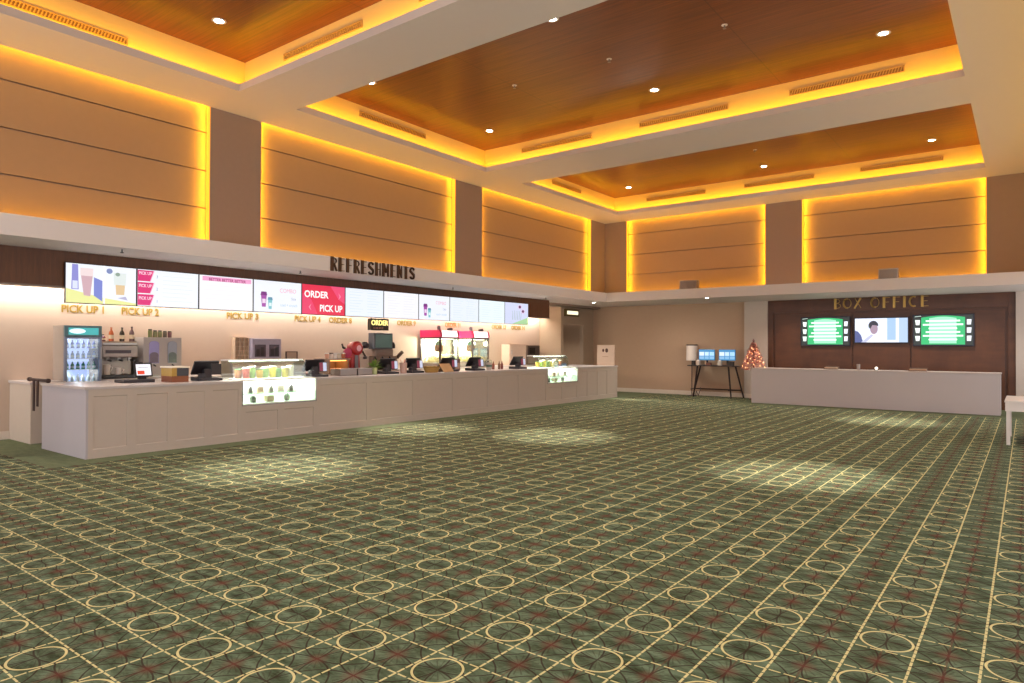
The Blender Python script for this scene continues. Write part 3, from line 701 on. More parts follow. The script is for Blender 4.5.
# wall shelf with spirits
r = thing('wall_shelf', 'short shelf on the back wall between cooler and juice machine', 'shelf', (-1.3, 5.85, 1.70))
MB().box(-1.447, -1.12, 5.42, 6.26, 1.70, 1.728).build('board', P('#9c8874', .5), r)
for y in (5.55, 6.1): MB().prism([(-1.447, 1.58), (-1.42, 1.58), (-1.2, 1.7), (-1.447, 1.7)], y, y + .02, lambda a, b, t: (a, t, b)).build('bracket', GREY, r)
bottle(-1.25, 5.48, 1.729, .13, '#5a2634', '#2a1a1e', 'squat dark red jar beside the cooler on the wall shelf', 'bottle', 'bottles on the wall shelf', 'spirit_bottle', .045)
bottle(-1.25, 5.625, 1.729, .27, '#b05a34', '#b8683e', 'amber bottle on the wall shelf', 'bottle', 'bottles on the wall shelf', 'spirit_bottle', .042)
bottle(-1.25, 5.82, 1.729, .27, '#332a20', '#1e1a16', 'dark green bottle in the middle of the wall shelf', 'bottle', 'bottles on the wall shelf', 'spirit_bottle', .044)
bottle(-1.25, 6.0, 1.729, .29, '#6a5050', '#3c2a2a', 'tall clear bottle with dark top at the end of the wall shelf', 'bottle', 'bottles on the wall shelf', 'spirit_bottle', .044)
# espresso machine
r = thing('coffee_machine', 'steel espresso machine behind the order tablet', 'coffee machine', (-1.05, 5.62, 1.03))
MB().box(-1.4, -.82, 5.30, 5.94, 1.42, 1.66).box(-1.4, -1.1, 5.3, 5.94, 1.08, 1.42).build('body', P('#8f8681', .35, .5), r, .02)
MB().box(-1.4, -.76, 5.28, 5.96, 1.03, 1.10).build('drip_tray', P('#26262e', .4), r, .008)
MB().box(-.82, -.80, 5.36, 5.80, 1.50, 1.56).build('control_panel', P('#2c2432', .4), r)
MB().box(-1.38, -.84, 5.32, 5.92, 1.66, 1.70).build('cup_rail', STEEL, r)
for y in (5.42, 5.62, 5.82):
    g = MB().lathe([(0, 0), (.045, 0), (.045, -.06), (0, -.06)], (-.92, y, 1.42), 14).build('group_head', STEEL, r)
    MB().bar((-.9, y, 1.375), (-.74, y, 1.36), .016).build('portafilter', BLACK, g)
for x, y, hh, lab in ((-.86, 5.40, .19, 'white jug standing on the coffee machine tray'), (-.86, 5.6, .13, 'short white cup standing on the coffee machine tray')):
    t = thing('milk_jug', lab, 'jug', (x, y, 1.10), 'crockery on the coffee machine')
    MB().lathe([(0, 0), (.05, 0), (.06, hh), (.05, hh), (.042, .02), (0, .02)], (x, y, 1.101), 16).build('body', P('#d9d2cc', .3), t, smooth=True)
    MB().tube([(x + .02, y + .052, 1.101 + hh * .8), (x + .02, y + .09, 1.101 + hh * .7), (x + .02, y + .05, 1.101 + hh * .25)], .008).build('handle', P('#d9d2cc', .3), t)
# juice machine with two arched windows
r = thing('juice_machine', 'pale juice machine with purple and green tanks behind arched windows', 'drink dispenser', (-1.1, 6.4, 1.03))
MB().box(-1.4, -.83, 6.04, 6.78, 1.03, 1.81).build('cabinet', P('#a89e98', .4, var=.03), r, .012)
def archp(a, b, z0, z1): return [(a, z0), (b, z0), (b, z1 - .06)] + arc((a + b) / 2, z1 - .06, (b - a) / 2, .06, 0, 180, 8) + [(a, z1 - .06)]
for a, b, c1, c2 in ((6.14, 6.33, '#8a7fb8', '#4e2f52'), (6.5, 6.68, '#8a8c96', '#4c564c')):
    wn = MB().prism(archp(a, b, 1.3, 1.74), .001, .012, onL(-.83)).build('window', P(c1, .2), r)
    MB().prism(archp(a + .012, b - .012, 1.31, 1.52), .0125, .016, onL(-.83)).build('drink', P(c2, .25, var=.3, scale=25), wn)
    MB().bar((-.82, (a + b) / 2, 1.27), (-.76, (a + b) / 2, 1.25), .014).build('tap', BLACK, r)
MB().box(-.83, -.74, 6.10, 6.72, 1.04, 1.07).build('drip_tray', STEEL, r)
for i in range(5):
    y = 6.2 + .095 * i; hh = .16 - .022 * (i > 0) - .01 * (i > 2); x = -.92
    t = thing('syrup_jar', ['tall green jar on top of the juice machine', 'olive jar beside the tall green one on the juice machine', 'middle olive jar on top of the juice machine', 'short brown jar on top of the juice machine', 'reddish end jar on top of the juice machine'][i], 'jar', (x, y, 1.81), 'jars on the juice machine')
    MB().lathe([(0, 0), (.038, 0), (.04, hh * .8), (.03, hh * .86), (0, hh * .86)], (x, y, 1.811), 14).build('jar', P(['#6a7034', '#7c7a3c', '#74743a', '#5c4a30', '#6e3c3c'][i], .3), t, smooth=True)
    MB().lathe([(0, hh * .84), (.034, hh * .84), (.034, hh), (0, hh)], (x, y, 1.811), 14).build('lid', P('#3a3020', .4), t)
# wooden display box
r = thing('wooden_box', 'small wooden box with dark glass front on the counter before the juice machine', 'box', (1.45, 5.5, CT))
MB().box(1.25, 1.62, 5.40, 5.68, CT, CT + .1).build('base', P('#8a4f2c', .5, var=.15), r, .006)
MB().box(1.25, 1.62, 5.40, 5.48, CT + .1, CT + .235).build('honey_side', P('#b99236', .4, var=.1), r)
MB().box(1.25, 1.615, 5.48, 5.68, CT + .1, CT + .235).build('glass_front', P('#2c211c', .25), r)
MB().box(1.235, 1.635, 5.385, 5.695, CT + .235, CT + .26).build('lid', P('#efe3cf', .4), r, .004)
# wall cabinet with two dark panes, tiled cup rack, small frame
r = thing('wall_cabinet', 'grey wall cabinet with two dark panes of cups behind the first display case', 'cabinet', (-1.4, 8.95, 1.36))
MB().box(-1.447, -1.2, 8.57, 9.32, 1.36, 1.82).build('body', P('#9d95a6', .5), r, .006)
for a, b in ((8.63, 8.91), (9.0, 9.26)):
    g = MB().prism(rectp(a, b, 1.40, 1.68), .001, .008, onL(-1.2)).build('pane', P('#544a52', .25), r)
    m = MB()
    for j in range(2): m.prism(rectp(a + .04 + j * .11, a + .12 + j * .11, 1.42, 1.58 + .04 * (j == 1)), .0085, .012, onL(-1.2))
    m.build('cup_outline', P('#221d22', .4), g)
r = thing('tile_rack', 'narrow beige rack of square pigeonholes beside the grey wall cabinet', 'rack', (-1.4, 8.4, 1.34))
MB().box(-1.447, -1.38, 8.21, 8.55, 1.33, 1.84).build('back', P('#c1a68c', .6), r)
m = MB()
for j in range(6): m.box(-1.38, -1.3, 8.21, 8.55, 1.33 + j * .1, 1.345 + j * .1)
for j in range(4): m.box(-1.38, -1.3, 8.21 + j * .109, 8.222 + j * .109, 1.345, 1.83)
m.build('grid', P('#cdb49a', .6), r)
r = thing('small_frame', 'small dark picture frame on the wall above the first display case end', 'picture', (-1.44, 9.76, 1.33))
MB().box(-1.447, -1.43, 9.62, 9.9, 1.33, 1.5).build('picture', P('#a58f7e', .6), r)
MB().box(-1.447, -1.415, 9.60, 9.62, 1.31, 1.52).box(-1.447, -1.415, 9.9, 9.92, 1.31, 1.52).box(-1.447, -1.415, 9.62, 9.9, 1.5, 1.52).box(-1.447, -1.415, 9.62, 9.9, 1.31, 1.33).build('frame', P('#4c3a34', .4), r)
# food warmer with rolls
r = thing('food_warmer', 'two-tier glowing food warmer next to the red machine', 'food warmer', (.6, 9.5, CT))
MB().box(.35, .85, 9.12, 9.66, CT, CT + .05).box(.35, .40, 9.12, 9.66, CT + .05, CT + .3).box(.35, .85, 9.12, 9.15, CT + .05, CT + .3).box(.35, .85, 9.63, 9.66, CT + .05, CT + .3).build('body', P('#8a6f5c', .4), r)
MB().box(.33, .87, 9.10, 9.68, CT + .3, CT + .335).build('top_shelf', P('#9c8a7c', .3, .4), r)
MB().box(.44, .82, 9.18, 9.6, CT + .28, CT + .299).build('heat_lamp', E('#ffb45a', 3.5), r)
for i in range(5):
    y = 9.21 + .085 * i
    tag(MB().ball((.7, y, CT + .09), .045, 1.2, 1, .85).build('pastry', P('#c87f34', .6, var=.25, scale=30), smooth=True), 'golden pastry in the glowing food warmer, %s from the steel trays side' % ORD[i], 'food', 'pastries in the food warmer')
for i, c in enumerate(('#d9a184', '#efe6da', '#efe9e0', '#e8d9c4', '#c9764e')):
    y = 9.16 + .11 * i; z = CT + .335
    t = thing('paper_cup', ['peach paper cup at the counter-end of the food warmer top', 'white paper cup with dark lid on the food warmer', 'plain white paper cup in the middle of the food warmer top', 'cream paper cup on the food warmer top', 'orange paper cup on the food warmer beside the red machine'][i], 'cup', (.72, y, z), 'cups on the food warmer')
    MB().lathe([(0, 0), (.035, 0), (.048, .1), (0, .1)], (.72, y, z + .001), 14).build('cup', P(c, .5), t, smooth=True)
    MB().lathe([(.05, .1), (.05, .112), (.03, .125), (0, .125)], (.72, y, z + .001), 14).build('lid', P('#3a2a24' if i == 1 else '#e9e2d8', .4), t)
# red slush machine
r = thing('red_slush_machine', 'tall red drink machine with round head and black arms', 'drink dispenser', (.5, 10.0, CT))
RED = P('#b92a28', .3, var=.1); 
MB().box(.2, .85, 9.74, 10.5, CT, CT + .07).build('base', P('#8a817c', .35, .5), r, .01)
MB().prism([(9.9, CT + .07), (10.16, CT + .07), (10.14, CT + .5), (9.92, CT + .5)], .38, .62, lambda a, b, t: (t, a, b)).build('column', RED, r, .015)
MB().box(.621, .635, 10.0, 10.1, CT + .1, CT + .42).build('steel_front', P('#7f7676', .3, .6), r)
hd = MB().lathe([(0, -.06), (.14, -.05), (.16, 0), (.16, .16), (.12, .2), (0, .21)], (.5, 10.05, CT + .56), 22, 'x').build('head', RED, r, smooth=True)
MB().lathe([(0, .22), (.07, .215)], (.5, 10.05, CT + .56), 18, 'x').build('badge', P('#f0b8c4', .4), hd)
MB().lathe([(0, 0), (.10, .01), (.11, .06), (0, .08)], (.6, 9.78, CT + .46), 18, 'x').build('pressure_dial', P('#c8456a', .35), r, smooth=True)
MB().bar((.5, 9.92, CT + .5), (.56, 9.72, CT + .58), .026).bar((.56, 9.72, CT + .58), (.56, 9.69, CT + .66), .02).build('arm', BLACK, r)
MB().bar((.5, 10.18, CT + .56), (.52, 10.42, CT + .62), .026).lathe([(0, 0), (.06, .01), (.06, .1), (0, .11)], (.52, 10.36, CT + .62), 14, 'y').build('arm', P('#2b2430', .4), r)
MB().bar((.64, 10.2, CT + .5), (.64, 10.3, CT + .36), .022).lathe([(0, 0), (.05, .01), (.05, .07), (0, .08)], (.64, 10.28, CT + .3), 14).build('spout', P('#4a3a36', .35), r)
for (x, y0, y1, lab) in ((1.5, 8.78, 9.2, 'steel tray on the counter before the food warmer'), (1.5, 9.24, 9.62, 'steel tray on the counter before the red machine')):
    t = thing('steel_tray', lab, 'tray', (x, (y0 + y1) / 2, CT), 'steel trays')
    MB().box(x - .16, x + .16, y0, y1, CT, CT + .012).box(x - .16, x - .148, y0, y1, CT, CT + .13).box(x + .148, x + .16, y0, y1, CT, CT + .13).box(x - .148, x + .148, y0, y0 + .012, CT, CT + .13).box(x - .148, x + .148, y1 - .012, y1, CT, CT + .13).build('pan', P('#8c8078', .3, .6), t)
    MB().box(x - .17, x + .17, y0 - .008, y1 + .008, CT + .13, CT + .142).build('lid', P('#a09690', .3, .6), t)
# plant in a pale green pot
r = thing('potted_plant', 'small leafy green plant in a pale green pot beside a till', 'plant', (1.62, 9.72, CT))
MB().lathe([(0, 0), (.05, 0), (.062, .15), (.054, .15), (.05, .13), (0, .13)], (1.62, 9.72, CT + .001), 16).build('pot', P('#b9c48a', .4), r, smooth=True)
m = MB()
for i in range(70):
    a = random.random() * 2 * PI; e = random.uniform(.15, 1.4); L = random.uniform(.1, .24)
    b = Vector((1.62, 9.72, CT + .13)); d = Vector((math.cos(a) * math.cos(e), math.sin(a) * math.cos(e), math.sin(e))); n = d.cross(Vector((0, 0, 1))).normalized() * .022
    p = b + d * L; m.add([b + d * L * .35, b + d * L * .7 + n, p + Vector((0, 0, -.02)), b + d * L * .7 - n], [(0, 1, 2, 3)])
m.build('leaves', P('#6c8a34', .5, var=.35, scale=30), r)
m = MB()
for i in range(6): m.bar((1.62, 9.72, CT + .12), (1.62 + random.uniform(-.06, .06), 9.72 + random.uniform(-.06, .06), CT + .28), .004, 5)
m.build('stems', P('#56702c', .6), r)
# soft drink tower with teal screen
r = thing('drink_tower', 'tall drink machine with teal screen and black canisters under the order sign', 'drink dispenser', (-1, 12.0, 1.03))
MB().box(-1.35, -.65, 11.5, 12.5, 1.03, 1.4).box(-1.35, -.65, 11.75, 12.35, 1.4, 1.58).build('cabinet', P('#857368', .45), r, .015)
sc = MB().box(-.86, -.62, 11.66, 12.3, 1.58, 2.0).build('head', P('#54565c', .4), r, .015)
MB().box(-.619, -.61, 11.7, 12.26, 1.62, 1.96).build('screen', P('#6f8f8c', .2, var=.2, scale=3), sc)
for y in (11.5, 12.44): MB().lathe([(0, 0), (.085, .01), (.09, .1), (.06, .17), (0, .18)], (-.8, y, 1.59), 16).build('canister', P('#252228', .35), r, smooth=True)
MB().bar((-.66, 12.5, 1.36), (-.66, 12.68, 1.5), .05).build('hose', P('#5c4638', .5), r)
for y in (11.7, 11.95, 12.2): MB().bar((-.64, y, 1.38), (-.58, y, 1.3), .018).build('nozzle', BLACK, r)
# tumblers, basket, board, cup
r = thing('straw_tumbler', 'frosted pink tumbler of straws beside a till', 'tumbler', (1.6, 10.58, CT))
MB().lathe([(0, 0), (.07, 0), (.085, .24), (.078, .24), (.065, .01), (0, .01)], (1.6, 10.58, CT + .001), 18).build('beaker', P('#c9a596', .3), r, smooth=True)
for i in range(6): MB().bar((1.6 + .02 * math.cos(i), 10.58 + .02 * math.sin(i), CT + .02), (1.6 + .06 * math.cos(i), 10.58 + .06 * math.sin(i), CT + .31), .006, 6).build('straw', P(('#b5564e', '#d8d0c8')[i % 2], .5), r)
r = thing('wicker_basket', 'low oval wicker basket on the counter beside a till', 'basket', (1.74, 11.34, CT))
pr = [(0, 0), (.17, 0), (.23, .13), (.215, .13), (.16, .015), (0, .015)]
m = MB().lathe(pr, (0, 0, 0), 24); m.v = [(x * .6 + 1.74, y * 1.05 + 11.34, z + CT + .001) for x, y, z in m.v]
m.build('weave', P('#b08a4a', .8, var=.4, scale=60), r)
m = MB(); m.tube([(1.74 + .138 * math.cos(a * PI / 12), 11.34 + .24 * math.sin(a * PI / 12), CT + .135) for a in range(25)], .011, 6).build('rim', P('#8f6a34', .8), r)
for i in range(6):
    y = 11.22 + .045 * i
    tag(MB().box(1.70, 1.78, y, y + .035, CT + .03, CT + .15).build('sugar_packet', P(('#d0b070', '#c8a25a', '#d9c79a')[i % 3], .7)), '%s paper packet standing in the wicker basket' % ORD[i], 'packet', 'packets in the wicker basket')
r = thing('tilted_board', 'tan board tilted on a small easel beside the wicker basket', 'board', (1.72, 11.72, CT))
MB().prism([(1.86, CT + .005), (1.875, CT + .01), (1.72, CT + .2), (1.705, CT + .195)], 11.61, 11.97, lambda a, b, t: (a, t, b)).build('board', P('#b88f62', .6, var=.12), r)
MB().prism([(1.6, CT), (1.62, CT), (1.725, CT + .175), (1.71, CT + .18)], 11.72, 11.8, lambda a, b, t: (a, t, b)).build('strut', P('#6e5238', .6), r)
r = thing('napkin_dispenser', 'dark napkin box behind the till before the gap of the popcorn machines', 'napkin holder', (1.3, 12.62, CT))
MB().box(1.2, 1.4, 12.5, 12.72, CT, CT + .3).build('body', P('#6e5248', .4), r, .01); MB().box(1.401, 1.41, 12.54, 12.68, CT + .05, CT + .2).build('napkins', P('#b99a86', .7), r)
r = thing('clear_cup', 'clear domed cup beside the till in front of the second popcorn machine', 'cup', (1.6, 13.62, CT))
MB().lathe([(0, 0), (.06, 0), (.085, .2), (0, .2)], (1.6, 13.62, CT + .001), 16).build('cup', P('#c9bfb6', .2), r, smooth=True)
MB().ball((1.6, 13.62, CT + .2), .088, 1, 1, .9).build('dome_lid', glass('#eef4f2', .15), r, smooth=True)
MB().lathe([(.0762, .08), (.081, .14)], (1.6, 13.62, CT + .001), 16).build('sleeve', P('#5f7466', .5), r)
for i, y in enumerate((14.05, 14.3, 14.42)):
    t = thing('sauce_bottle', ['red sauce bottle past the clear domed cup', 'short brown sauce bottle in the middle of three', 'dark red sauce bottle next to the last till'][i], 'bottle', (1.4, y, CT), 'sauce bottles on the counter')
    MB().lathe([(0, 0), (.035, 0), (.036, .13), (.014, .17), (0, .17)], (1.4, y, CT + .001), 12).build('body', P(('#8f4a36', '#7a5440', '#7c3a34')[i], .4), t, smooth=True)
    MB().lathe([(.016, .165), (.006, .22), (0, .22)], (1.4, y, CT + .001), 10).build('nozzle', P('#6a3a30', .4), t)

# ------------------------------------------------------------------ popcorn machines
PINK = P('#d8285c', .35, var=.06); FR = P('#4a3a34', .35, .3)
def popcorn(y0, lab):
    y1 = y0 + .80; x0, x1 = -1.42, -.6; z0 = 1.03
    r = thing('popcorn_machine', lab, 'popcorn machine', ((x0 + x1) / 2, (y0 + y1) / 2, z0), 'popcorn machines')
    MB().box(x0, x1, y0, y1, z0, z0 + .14).build('base', P('#8f8680', .35, .4), r, .01)
    for x in (x0, x1 - .04):
        for y in (y0, y1 - .04): MB().box(x, x + .04, y, y + .04, z0 + .14, z0 + .87).build('post', FR, r)
    MB().box(x0, x1, y0, y1, z0 + .85, z0 + .89).build('top_frame', FR, r)
    MB().box(x0 + .04, x0 + .05, y0 + .04, y1 - .04, z0 + .14, z0 + .85).build('back_panel', P('#efe6da', .35), r)
    m = MB().box(x1 - .024, x1 - .018, y0 + .04, y1 - .04, z0 + .14, z0 + .85).box(x0 + .05, x1 - .04, y0 + .018, y0 + .024, z0 + .14, z0 + .85).box(x0 + .05, x1 - .04, y1 - .024, y1 - .018, z0 + .14, z0 + .85)
    m.build('glass', GLS, r)
    # canopy: pink returns at the sides, front glare made as a glowing white panel
    f = lambda a, b, t: (a, t, b)
    MB().prism([(x0, z0 + .89), (x1, z0 + .89), (x1 + .03, z0 + .93), (x1 - .02, z0 + 1.10), (x0, z0 + 1.10)], y0, y0 + .07, f).prism([(x0, z0 + .89), (x1, z0 + .89), (x1 + .03, z0 + .93), (x1 - .02, z0 + 1.10), (x0, z0 + 1.10)], y1 - .07, y1, f).box(x0, x1 - .03, y0 + .07, y1 - .07, z0 + .89, z0 + 1.09).build('canopy', PINK, r, .006)
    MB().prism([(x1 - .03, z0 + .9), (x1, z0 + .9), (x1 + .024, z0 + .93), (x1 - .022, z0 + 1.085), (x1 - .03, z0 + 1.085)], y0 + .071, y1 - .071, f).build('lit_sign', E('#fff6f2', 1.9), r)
    # kettle on its hanger
    kx, ky = -.84, y0 + .2
    kt = MB().lathe([(0, 0), (.09, .0), (.13, .05), (.13, .17), (.11, .2), (0, .2)], (kx, ky, z0 + .47), 20).build('kettle', P('#8a5a3e', .3, .6), r, smooth=True)
    MB().bar((kx, ky, z0 + .67), (kx, ky, z0 + .86), .02).build('hanger', STEEL, kt)
    MB().lathe([(.12, .0), (.07, .1), (0, .11)], (kx, ky, z0 + .67), 16).build('kettle_lid', P('#3f6a4a', .4), kt, smooth=True)
    MB().bar((kx + .12, ky - .06, z0 + .6), (kx + .2, ky - .16, z0 + .62), .02).build('crank', P('#5c3a2c', .4), kt)
    MB().box(x0 + .1, x1 - .1, y0 + .12, y1 - .12, z0 + .83, z0 + .848).build('lamp', E('#fff0d2', 6), r)
    glow((-.95, (y0 + y1) / 2 + .12, z0 + .72), 130, (1, .9, .74), .06)
    # heap of popcorn
    m = MB()
    for i in range(260):
        x = random.uniform(x0 + .1, x1 - .09); y = random.uniform(y0 + .08, y1 - .08); hgt = .05 + .17 * (1 - abs((y - y0) / .8 - .5) * 1.3) * (1 - .5 * abs((x - x0) / .82 - .5))
        m.ball((x, y, z0 + .178 + random.random() * hgt), random.uniform(.018, .03), 1, 1, 1, 6)
    p = m.build('popcorn', P('#f2e0a8', .7, var=.12, scale=30), smooth=True)
    p['label'] = 'heap of popcorn inside the %s popcorn machine' % ('second' if y0 > 15 else 'first'); p['category'] = 'popcorn'; p['kind'] = 'stuff'
    # fittings on the roof
    for y, nm in ((y0 + .12, 'near'), (y0 + .62, 'far')):
        pass
    MB().lathe([(0, 0), (.05, 0), (.06, .1), (.03, .13), (0, .13)], (-.75, y0 + .1, z0 + 1.10), 14).build('flue_cap', P('#8a7c80', .4), r, smooth=True)
    MB().lathe([(0, 0), (.028, .0), (.055, .16), (.0, .17)], (-.7, y0 + .42, z0 + 1.13), 14, 'y').bar((-.7, y0 + .45, z0 + 1.09), (-.7, y0 + .45, z0 + 1.14), .02).build('spotlight', P('#33292c', .4), r, smooth=True)
popcorn(14.1, 'pink popcorn machine with white glare on its front, the one nearer the order sign')
popcorn(15.51, 'pink popcorn machine with white glare on its front, beside the pale cupboard')
# pale cupboard and dark hatch at the end of the bench
r = thing('bench_cupboard', 'pale cupboard standing at the end of the back bench', 'cabinet', (-1.3, 18.5, 1.03))
MB().box(-1.445, -1.1, 18.0, 18.95, 1.03, 1.74).build('body', P('#cdb4a2', .6), r, .008)
d = MB().box(-1.1, -1.085, 18.03, 18.92, 1.06, 1.71).build('door', P('#d3bba9', .6), r); MB().bar((-1.07, 18.1, 1.4), (-1.07, 18.1, 1.55), .01).build('handle', STEEL, d)
r = thing('wall_oven', 'dark microwave box with black window at the end of the back bench', 'oven', (-1.3, 19.5, 1.03))
MB().box(-1.445, -1.15, 19.1, 19.85, 1.03, 1.71).build('body', P('#7e6a5e', .5), r, .008)
d = MB().box(-1.15, -1.13, 19.13, 19.82, 1.36, 1.68).build('door', P('#40312c', .35), r)
MB().box(-1.13, -1.126, 19.2, 19.55, 1.4, 1.62).build('window', P('#1e1716', .2), d)
MB().box(-1.15, -1.14, 19.15, 19.8, 1.08, 1.3).build('control_panel', P('#a08c7e', .5), r)
# white notice board at the counter end
r = thing('notice_board', 'white board with two dark dots standing on the end of the refreshments counter', 'sign', (1.66, 19.75, CT))
MB().box(1.29, 1.945, 19.72, 19.75, CT, CT + .68).build('board', P('#bda594', .5, var=.03), r, .004)
for x, q_ in ((1.53, .04), (1.66, .055)): MB().prism(arc(x, CT + .50, q_, q_ * 1.3, 0, 340, 16), .001, .005, onB(19.72)).build('dot', P('#4a241a', .5), r)
MB().box(1.5, 1.72, 19.716, 19.719, CT + .285, CT + .30).build('caption_line', P('#8f7667', .6), r)
MB().box(1.3, 1.36, 19.75, 19.87, CT, CT + .02).box(1.88, 1.94, 19.75, 19.87, CT, CT + .02).build('foot', GREY, r)
# lit plaque over the staff doorway
r = thing('doorway_plaque', 'small gold framed lit plaque above the staff doorway', 'sign', (-.5, 20.9, 2.79))
MB().box(-.5, -.44, 20.45, 21.38, 2.77, 3.03).build('frame', P('#6b5320', .4, .4), r, .006)
MB().box(-.44, -.432, 20.56, 21.30, 2.84, 2.97).build('light_panel', E('#fff3cf', 1.4), r)

# ------------------------------------------------------------------ box office
r = thing('box_office_counter', 'long plain grey box office counter before the dark timber wall', 'counter', (9.2, 20.9, 0))
MB().box(6.157, 12.241, 20.55, 20.6, 0, CT - .03).box(6.157, 6.2, 20.6, 21.3, 0, CT - .03).box(12.2, 12.241, 20.6, 21.3, 0, CT - .03).build('body', P('#bcb0ad', .35, var=.05, scale=1.2), r)
MB().box(6.147, 12.255, 20.53, 21.34, CT - .03, CT).build('countertop', P('#c4b4ac', .35), r, .004)
MB().box(6.2, 12.2, 20.6, 21.3, .5, .53).build('inner_shelf', P('#5c4a40', .6), r)
def bscreen(x0, x1, z0, z1, lab):
    r = thing('wall_screen', lab, 'screen', ((x0 + x1) / 2, YB - .1, z0), 'screens on the box office wall')
    MB().box(x0, x1, YB - .12, YB - .052, z0, z1).build('housing', P('#141024', .35), r, .006)
    f = lambda a, b, t: (x0 + .03 + a * (x1 - x0 - .06), YB - .121 - t * .004, z0 + .03 + b * (z1 - z0 - .06))
    def sh(name, poly, col, st=1.2, lv=0): return MB().prism(poly, lv, lv + .5, f).build(name, E(col, st), r)
    return r, sh, f
for x0, x1, lab in ((7.10, 8.52, 'green film strip screen beside the christmas tree end of the box office wall'), (10.15, 11.62, 'green film strip screen at the plain-pilaster end of the box office wall')):
    r, sh, f = bscreen(x0, x1, 1.72, 2.62, lab)
    sh('border_picture', rectp(0, 1, 0, 1), '#12281e', .6)
    top = [(1 - i / 12, .93 + .06 * math.sin(PI * i / 12)) for i in range(13)]
    sh('green_field', [(.13, .02), (.87, .02)] + [(.13 + .74 * a, b) for a, b in top], '#1fc876', 1.0, 1)
    mid = [(1 - i / 12, .9 + .05 * math.sin(PI * i / 12)) for i in range(13)]
    sh('bright_field', [(.27, .06), (.73, .06)] + [(.27 + .46 * a, b) for a, b in mid], '#a6f2cc', 1.1, 2)
    for j in range(3):
        y = .14 + .27 * j
        sh('sprocket_hole', [(.04, y), (.1, y), (.11, y + .17), (.025, y + .17)], '#f2fff6', 1.4, 2); sh('sprocket_hole', [(.9, y), (.965, y), (.975, y + .17), (.9, y + .17)], '#f2f4ff', 1.4, 2)
    for j in range(6):
        w2 = .24 + .05 * (j * 5 % 3); y = .16 + .125 * j
        sh('title_line', rectp(.5 - w2, .5 + w2, y, y + .055), '#eefff6', 1.35, 3)
    sh('edge_line', [(.02, .955), (.13, .975), (.13, .99), (.02, .97)], '#d8f4e6', 1.1, 3)
r, sh, f = bscreen(8.62, 10.06, 1.80, 2.57, 'screen showing a dark haired person in white, between the green screens')
sh('pale_field', rectp(0, 1, 0, 1), '#e8eeff', 1.25)
sh('curtain_picture', rectp(.62, .78, .1, 1), '#a9cbf2', 1.1, 1); sh('curtain_picture', rectp(.84, 1, 0, 1), '#b8d2f4', 1.1, 1)
sh('shadow_picture', [(0, 0), (.16, 0), (.12, .3), (.06, .45), (0, .5)], '#5a68ac', .8, 1)
sh('shoulder_picture', [(.2, 0), (.56, 0), (.5, .28), (.4, .36), (.3, .34)], '#f6f6ff', 1.3, 1)
sh('face_picture', arc(.37, .56, .075, .22, 0, 340, 18), '#b89ab0', .9, 2)
sh('hair_picture', [(.27, .62)] + arc(.36, .7, .095, .2, 190, -10, 12) + [(.42, .7), (.34, .72), (.3, .56)], '#1d1c40', .5, 3)
sh('arm_picture', [(.12, 0), (.22, 0), (.36, .28), (.32, .34)], '#cfd2f0', 1.0, 2)
for x, y, w2, hh, nm, c, lab in ((8.3, 20.95, .36, .06, 'paper_tray', '#b59c84', 'low tan paper tray on the box office counter'), (9.0, 20.95, .10, .16, 'glass_beaker', '#a39a94', 'small clear beaker on the box office counter'),
                            (9.45, 20.95, .09, .06, 'desk_lamp', '#f4f0e8', 'tiny white lit desk lamp on the box office counter'), (10.45, 20.9, .42, .06, 'leaflet_holder', '#b08a6c', 'low tan leaflet holder on the box office counter')):
    r = thing(nm, lab, 'desk item', (x, y, CT), None)
    if nm == 'glass_beaker': MB().lathe([(0, 0), (.045, 0), (.05, hh), (.04, hh), (.038, .01), (0, .01)], (x, y, CT + .001), 14).build('beaker', P(c, .2), r, smooth=True); MB().bar((x, y, CT + .02), (x + .02, y, CT + .2), .006).build('pen', BLACK, r)
    elif nm == 'desk_lamp': MB().lathe([(0, 0), (.05, 0), (.05, .015), (0, .015)], (x, y, CT + .001), 14).build('base', BLACK, r); MB().ball((x, y, CT + .055), .04).build('bulb', E('#fff2dc', 2.5), r, smooth=True)
    else: MB().box(x - w2 / 2, x + w2 / 2, y - .13, y + .13, CT, CT + .02).box(x - w2 / 2, x + w2 / 2, y + .11, y + .13, CT + .02, CT + hh + .03).build('tray', P('#6a5244', .5), r); MB().box(x - w2 / 2 + .02, x + w2 / 2 - .02, y - .11, y + .1, CT + .02, CT + hh).build('paper', P(c, .6), r)

# christmas tree on the counter end
TTX = 5.84
r = thing('christmas_tree', 'small lit pink and red christmas tree at the end of the box office counter', 'tree', (TTX, 21.75, 0))
tx, ty = TTX, 21.75
MB().lathe([(0, 0), (.14, 0), (.13, .03), (.03, .04), (.025, CT - .1), (.02, CT + .8), (0, CT + .82)], (tx, ty, .001), 12).build('trunk', P('#5a3326', .7), r)
m = MB(); m2 = MB()
for i in range(4200):
    h = random.random() ** 1.15; R = .37 * (1 - h) ** .9 + .012; a = random.random() * 2 * PI; rr = R * random.uniform(.45, 1.0)
    c = Vector((tx + rr * math.cos(a), ty + rr * math.sin(a), CT - .08 + h * .86)); d = Vector((math.cos(a), math.sin(a), random.uniform(-.5, .25))) * .07; n = Vector((-math.sin(a), math.cos(a), random.uniform(-.3, .3))) * .02
    (m if i % 3 else m2).add([c - n, c + d * .6 - n * .4, c + d, c + d * .6 + n * 1.2], [(0, 1, 2, 3)])
m.build('branches', P('#ea9a88', .6, var=.35, scale=30), r); m2.build('tinsel', P('#ffd2c2', .4, var=.2, scale=30), r)
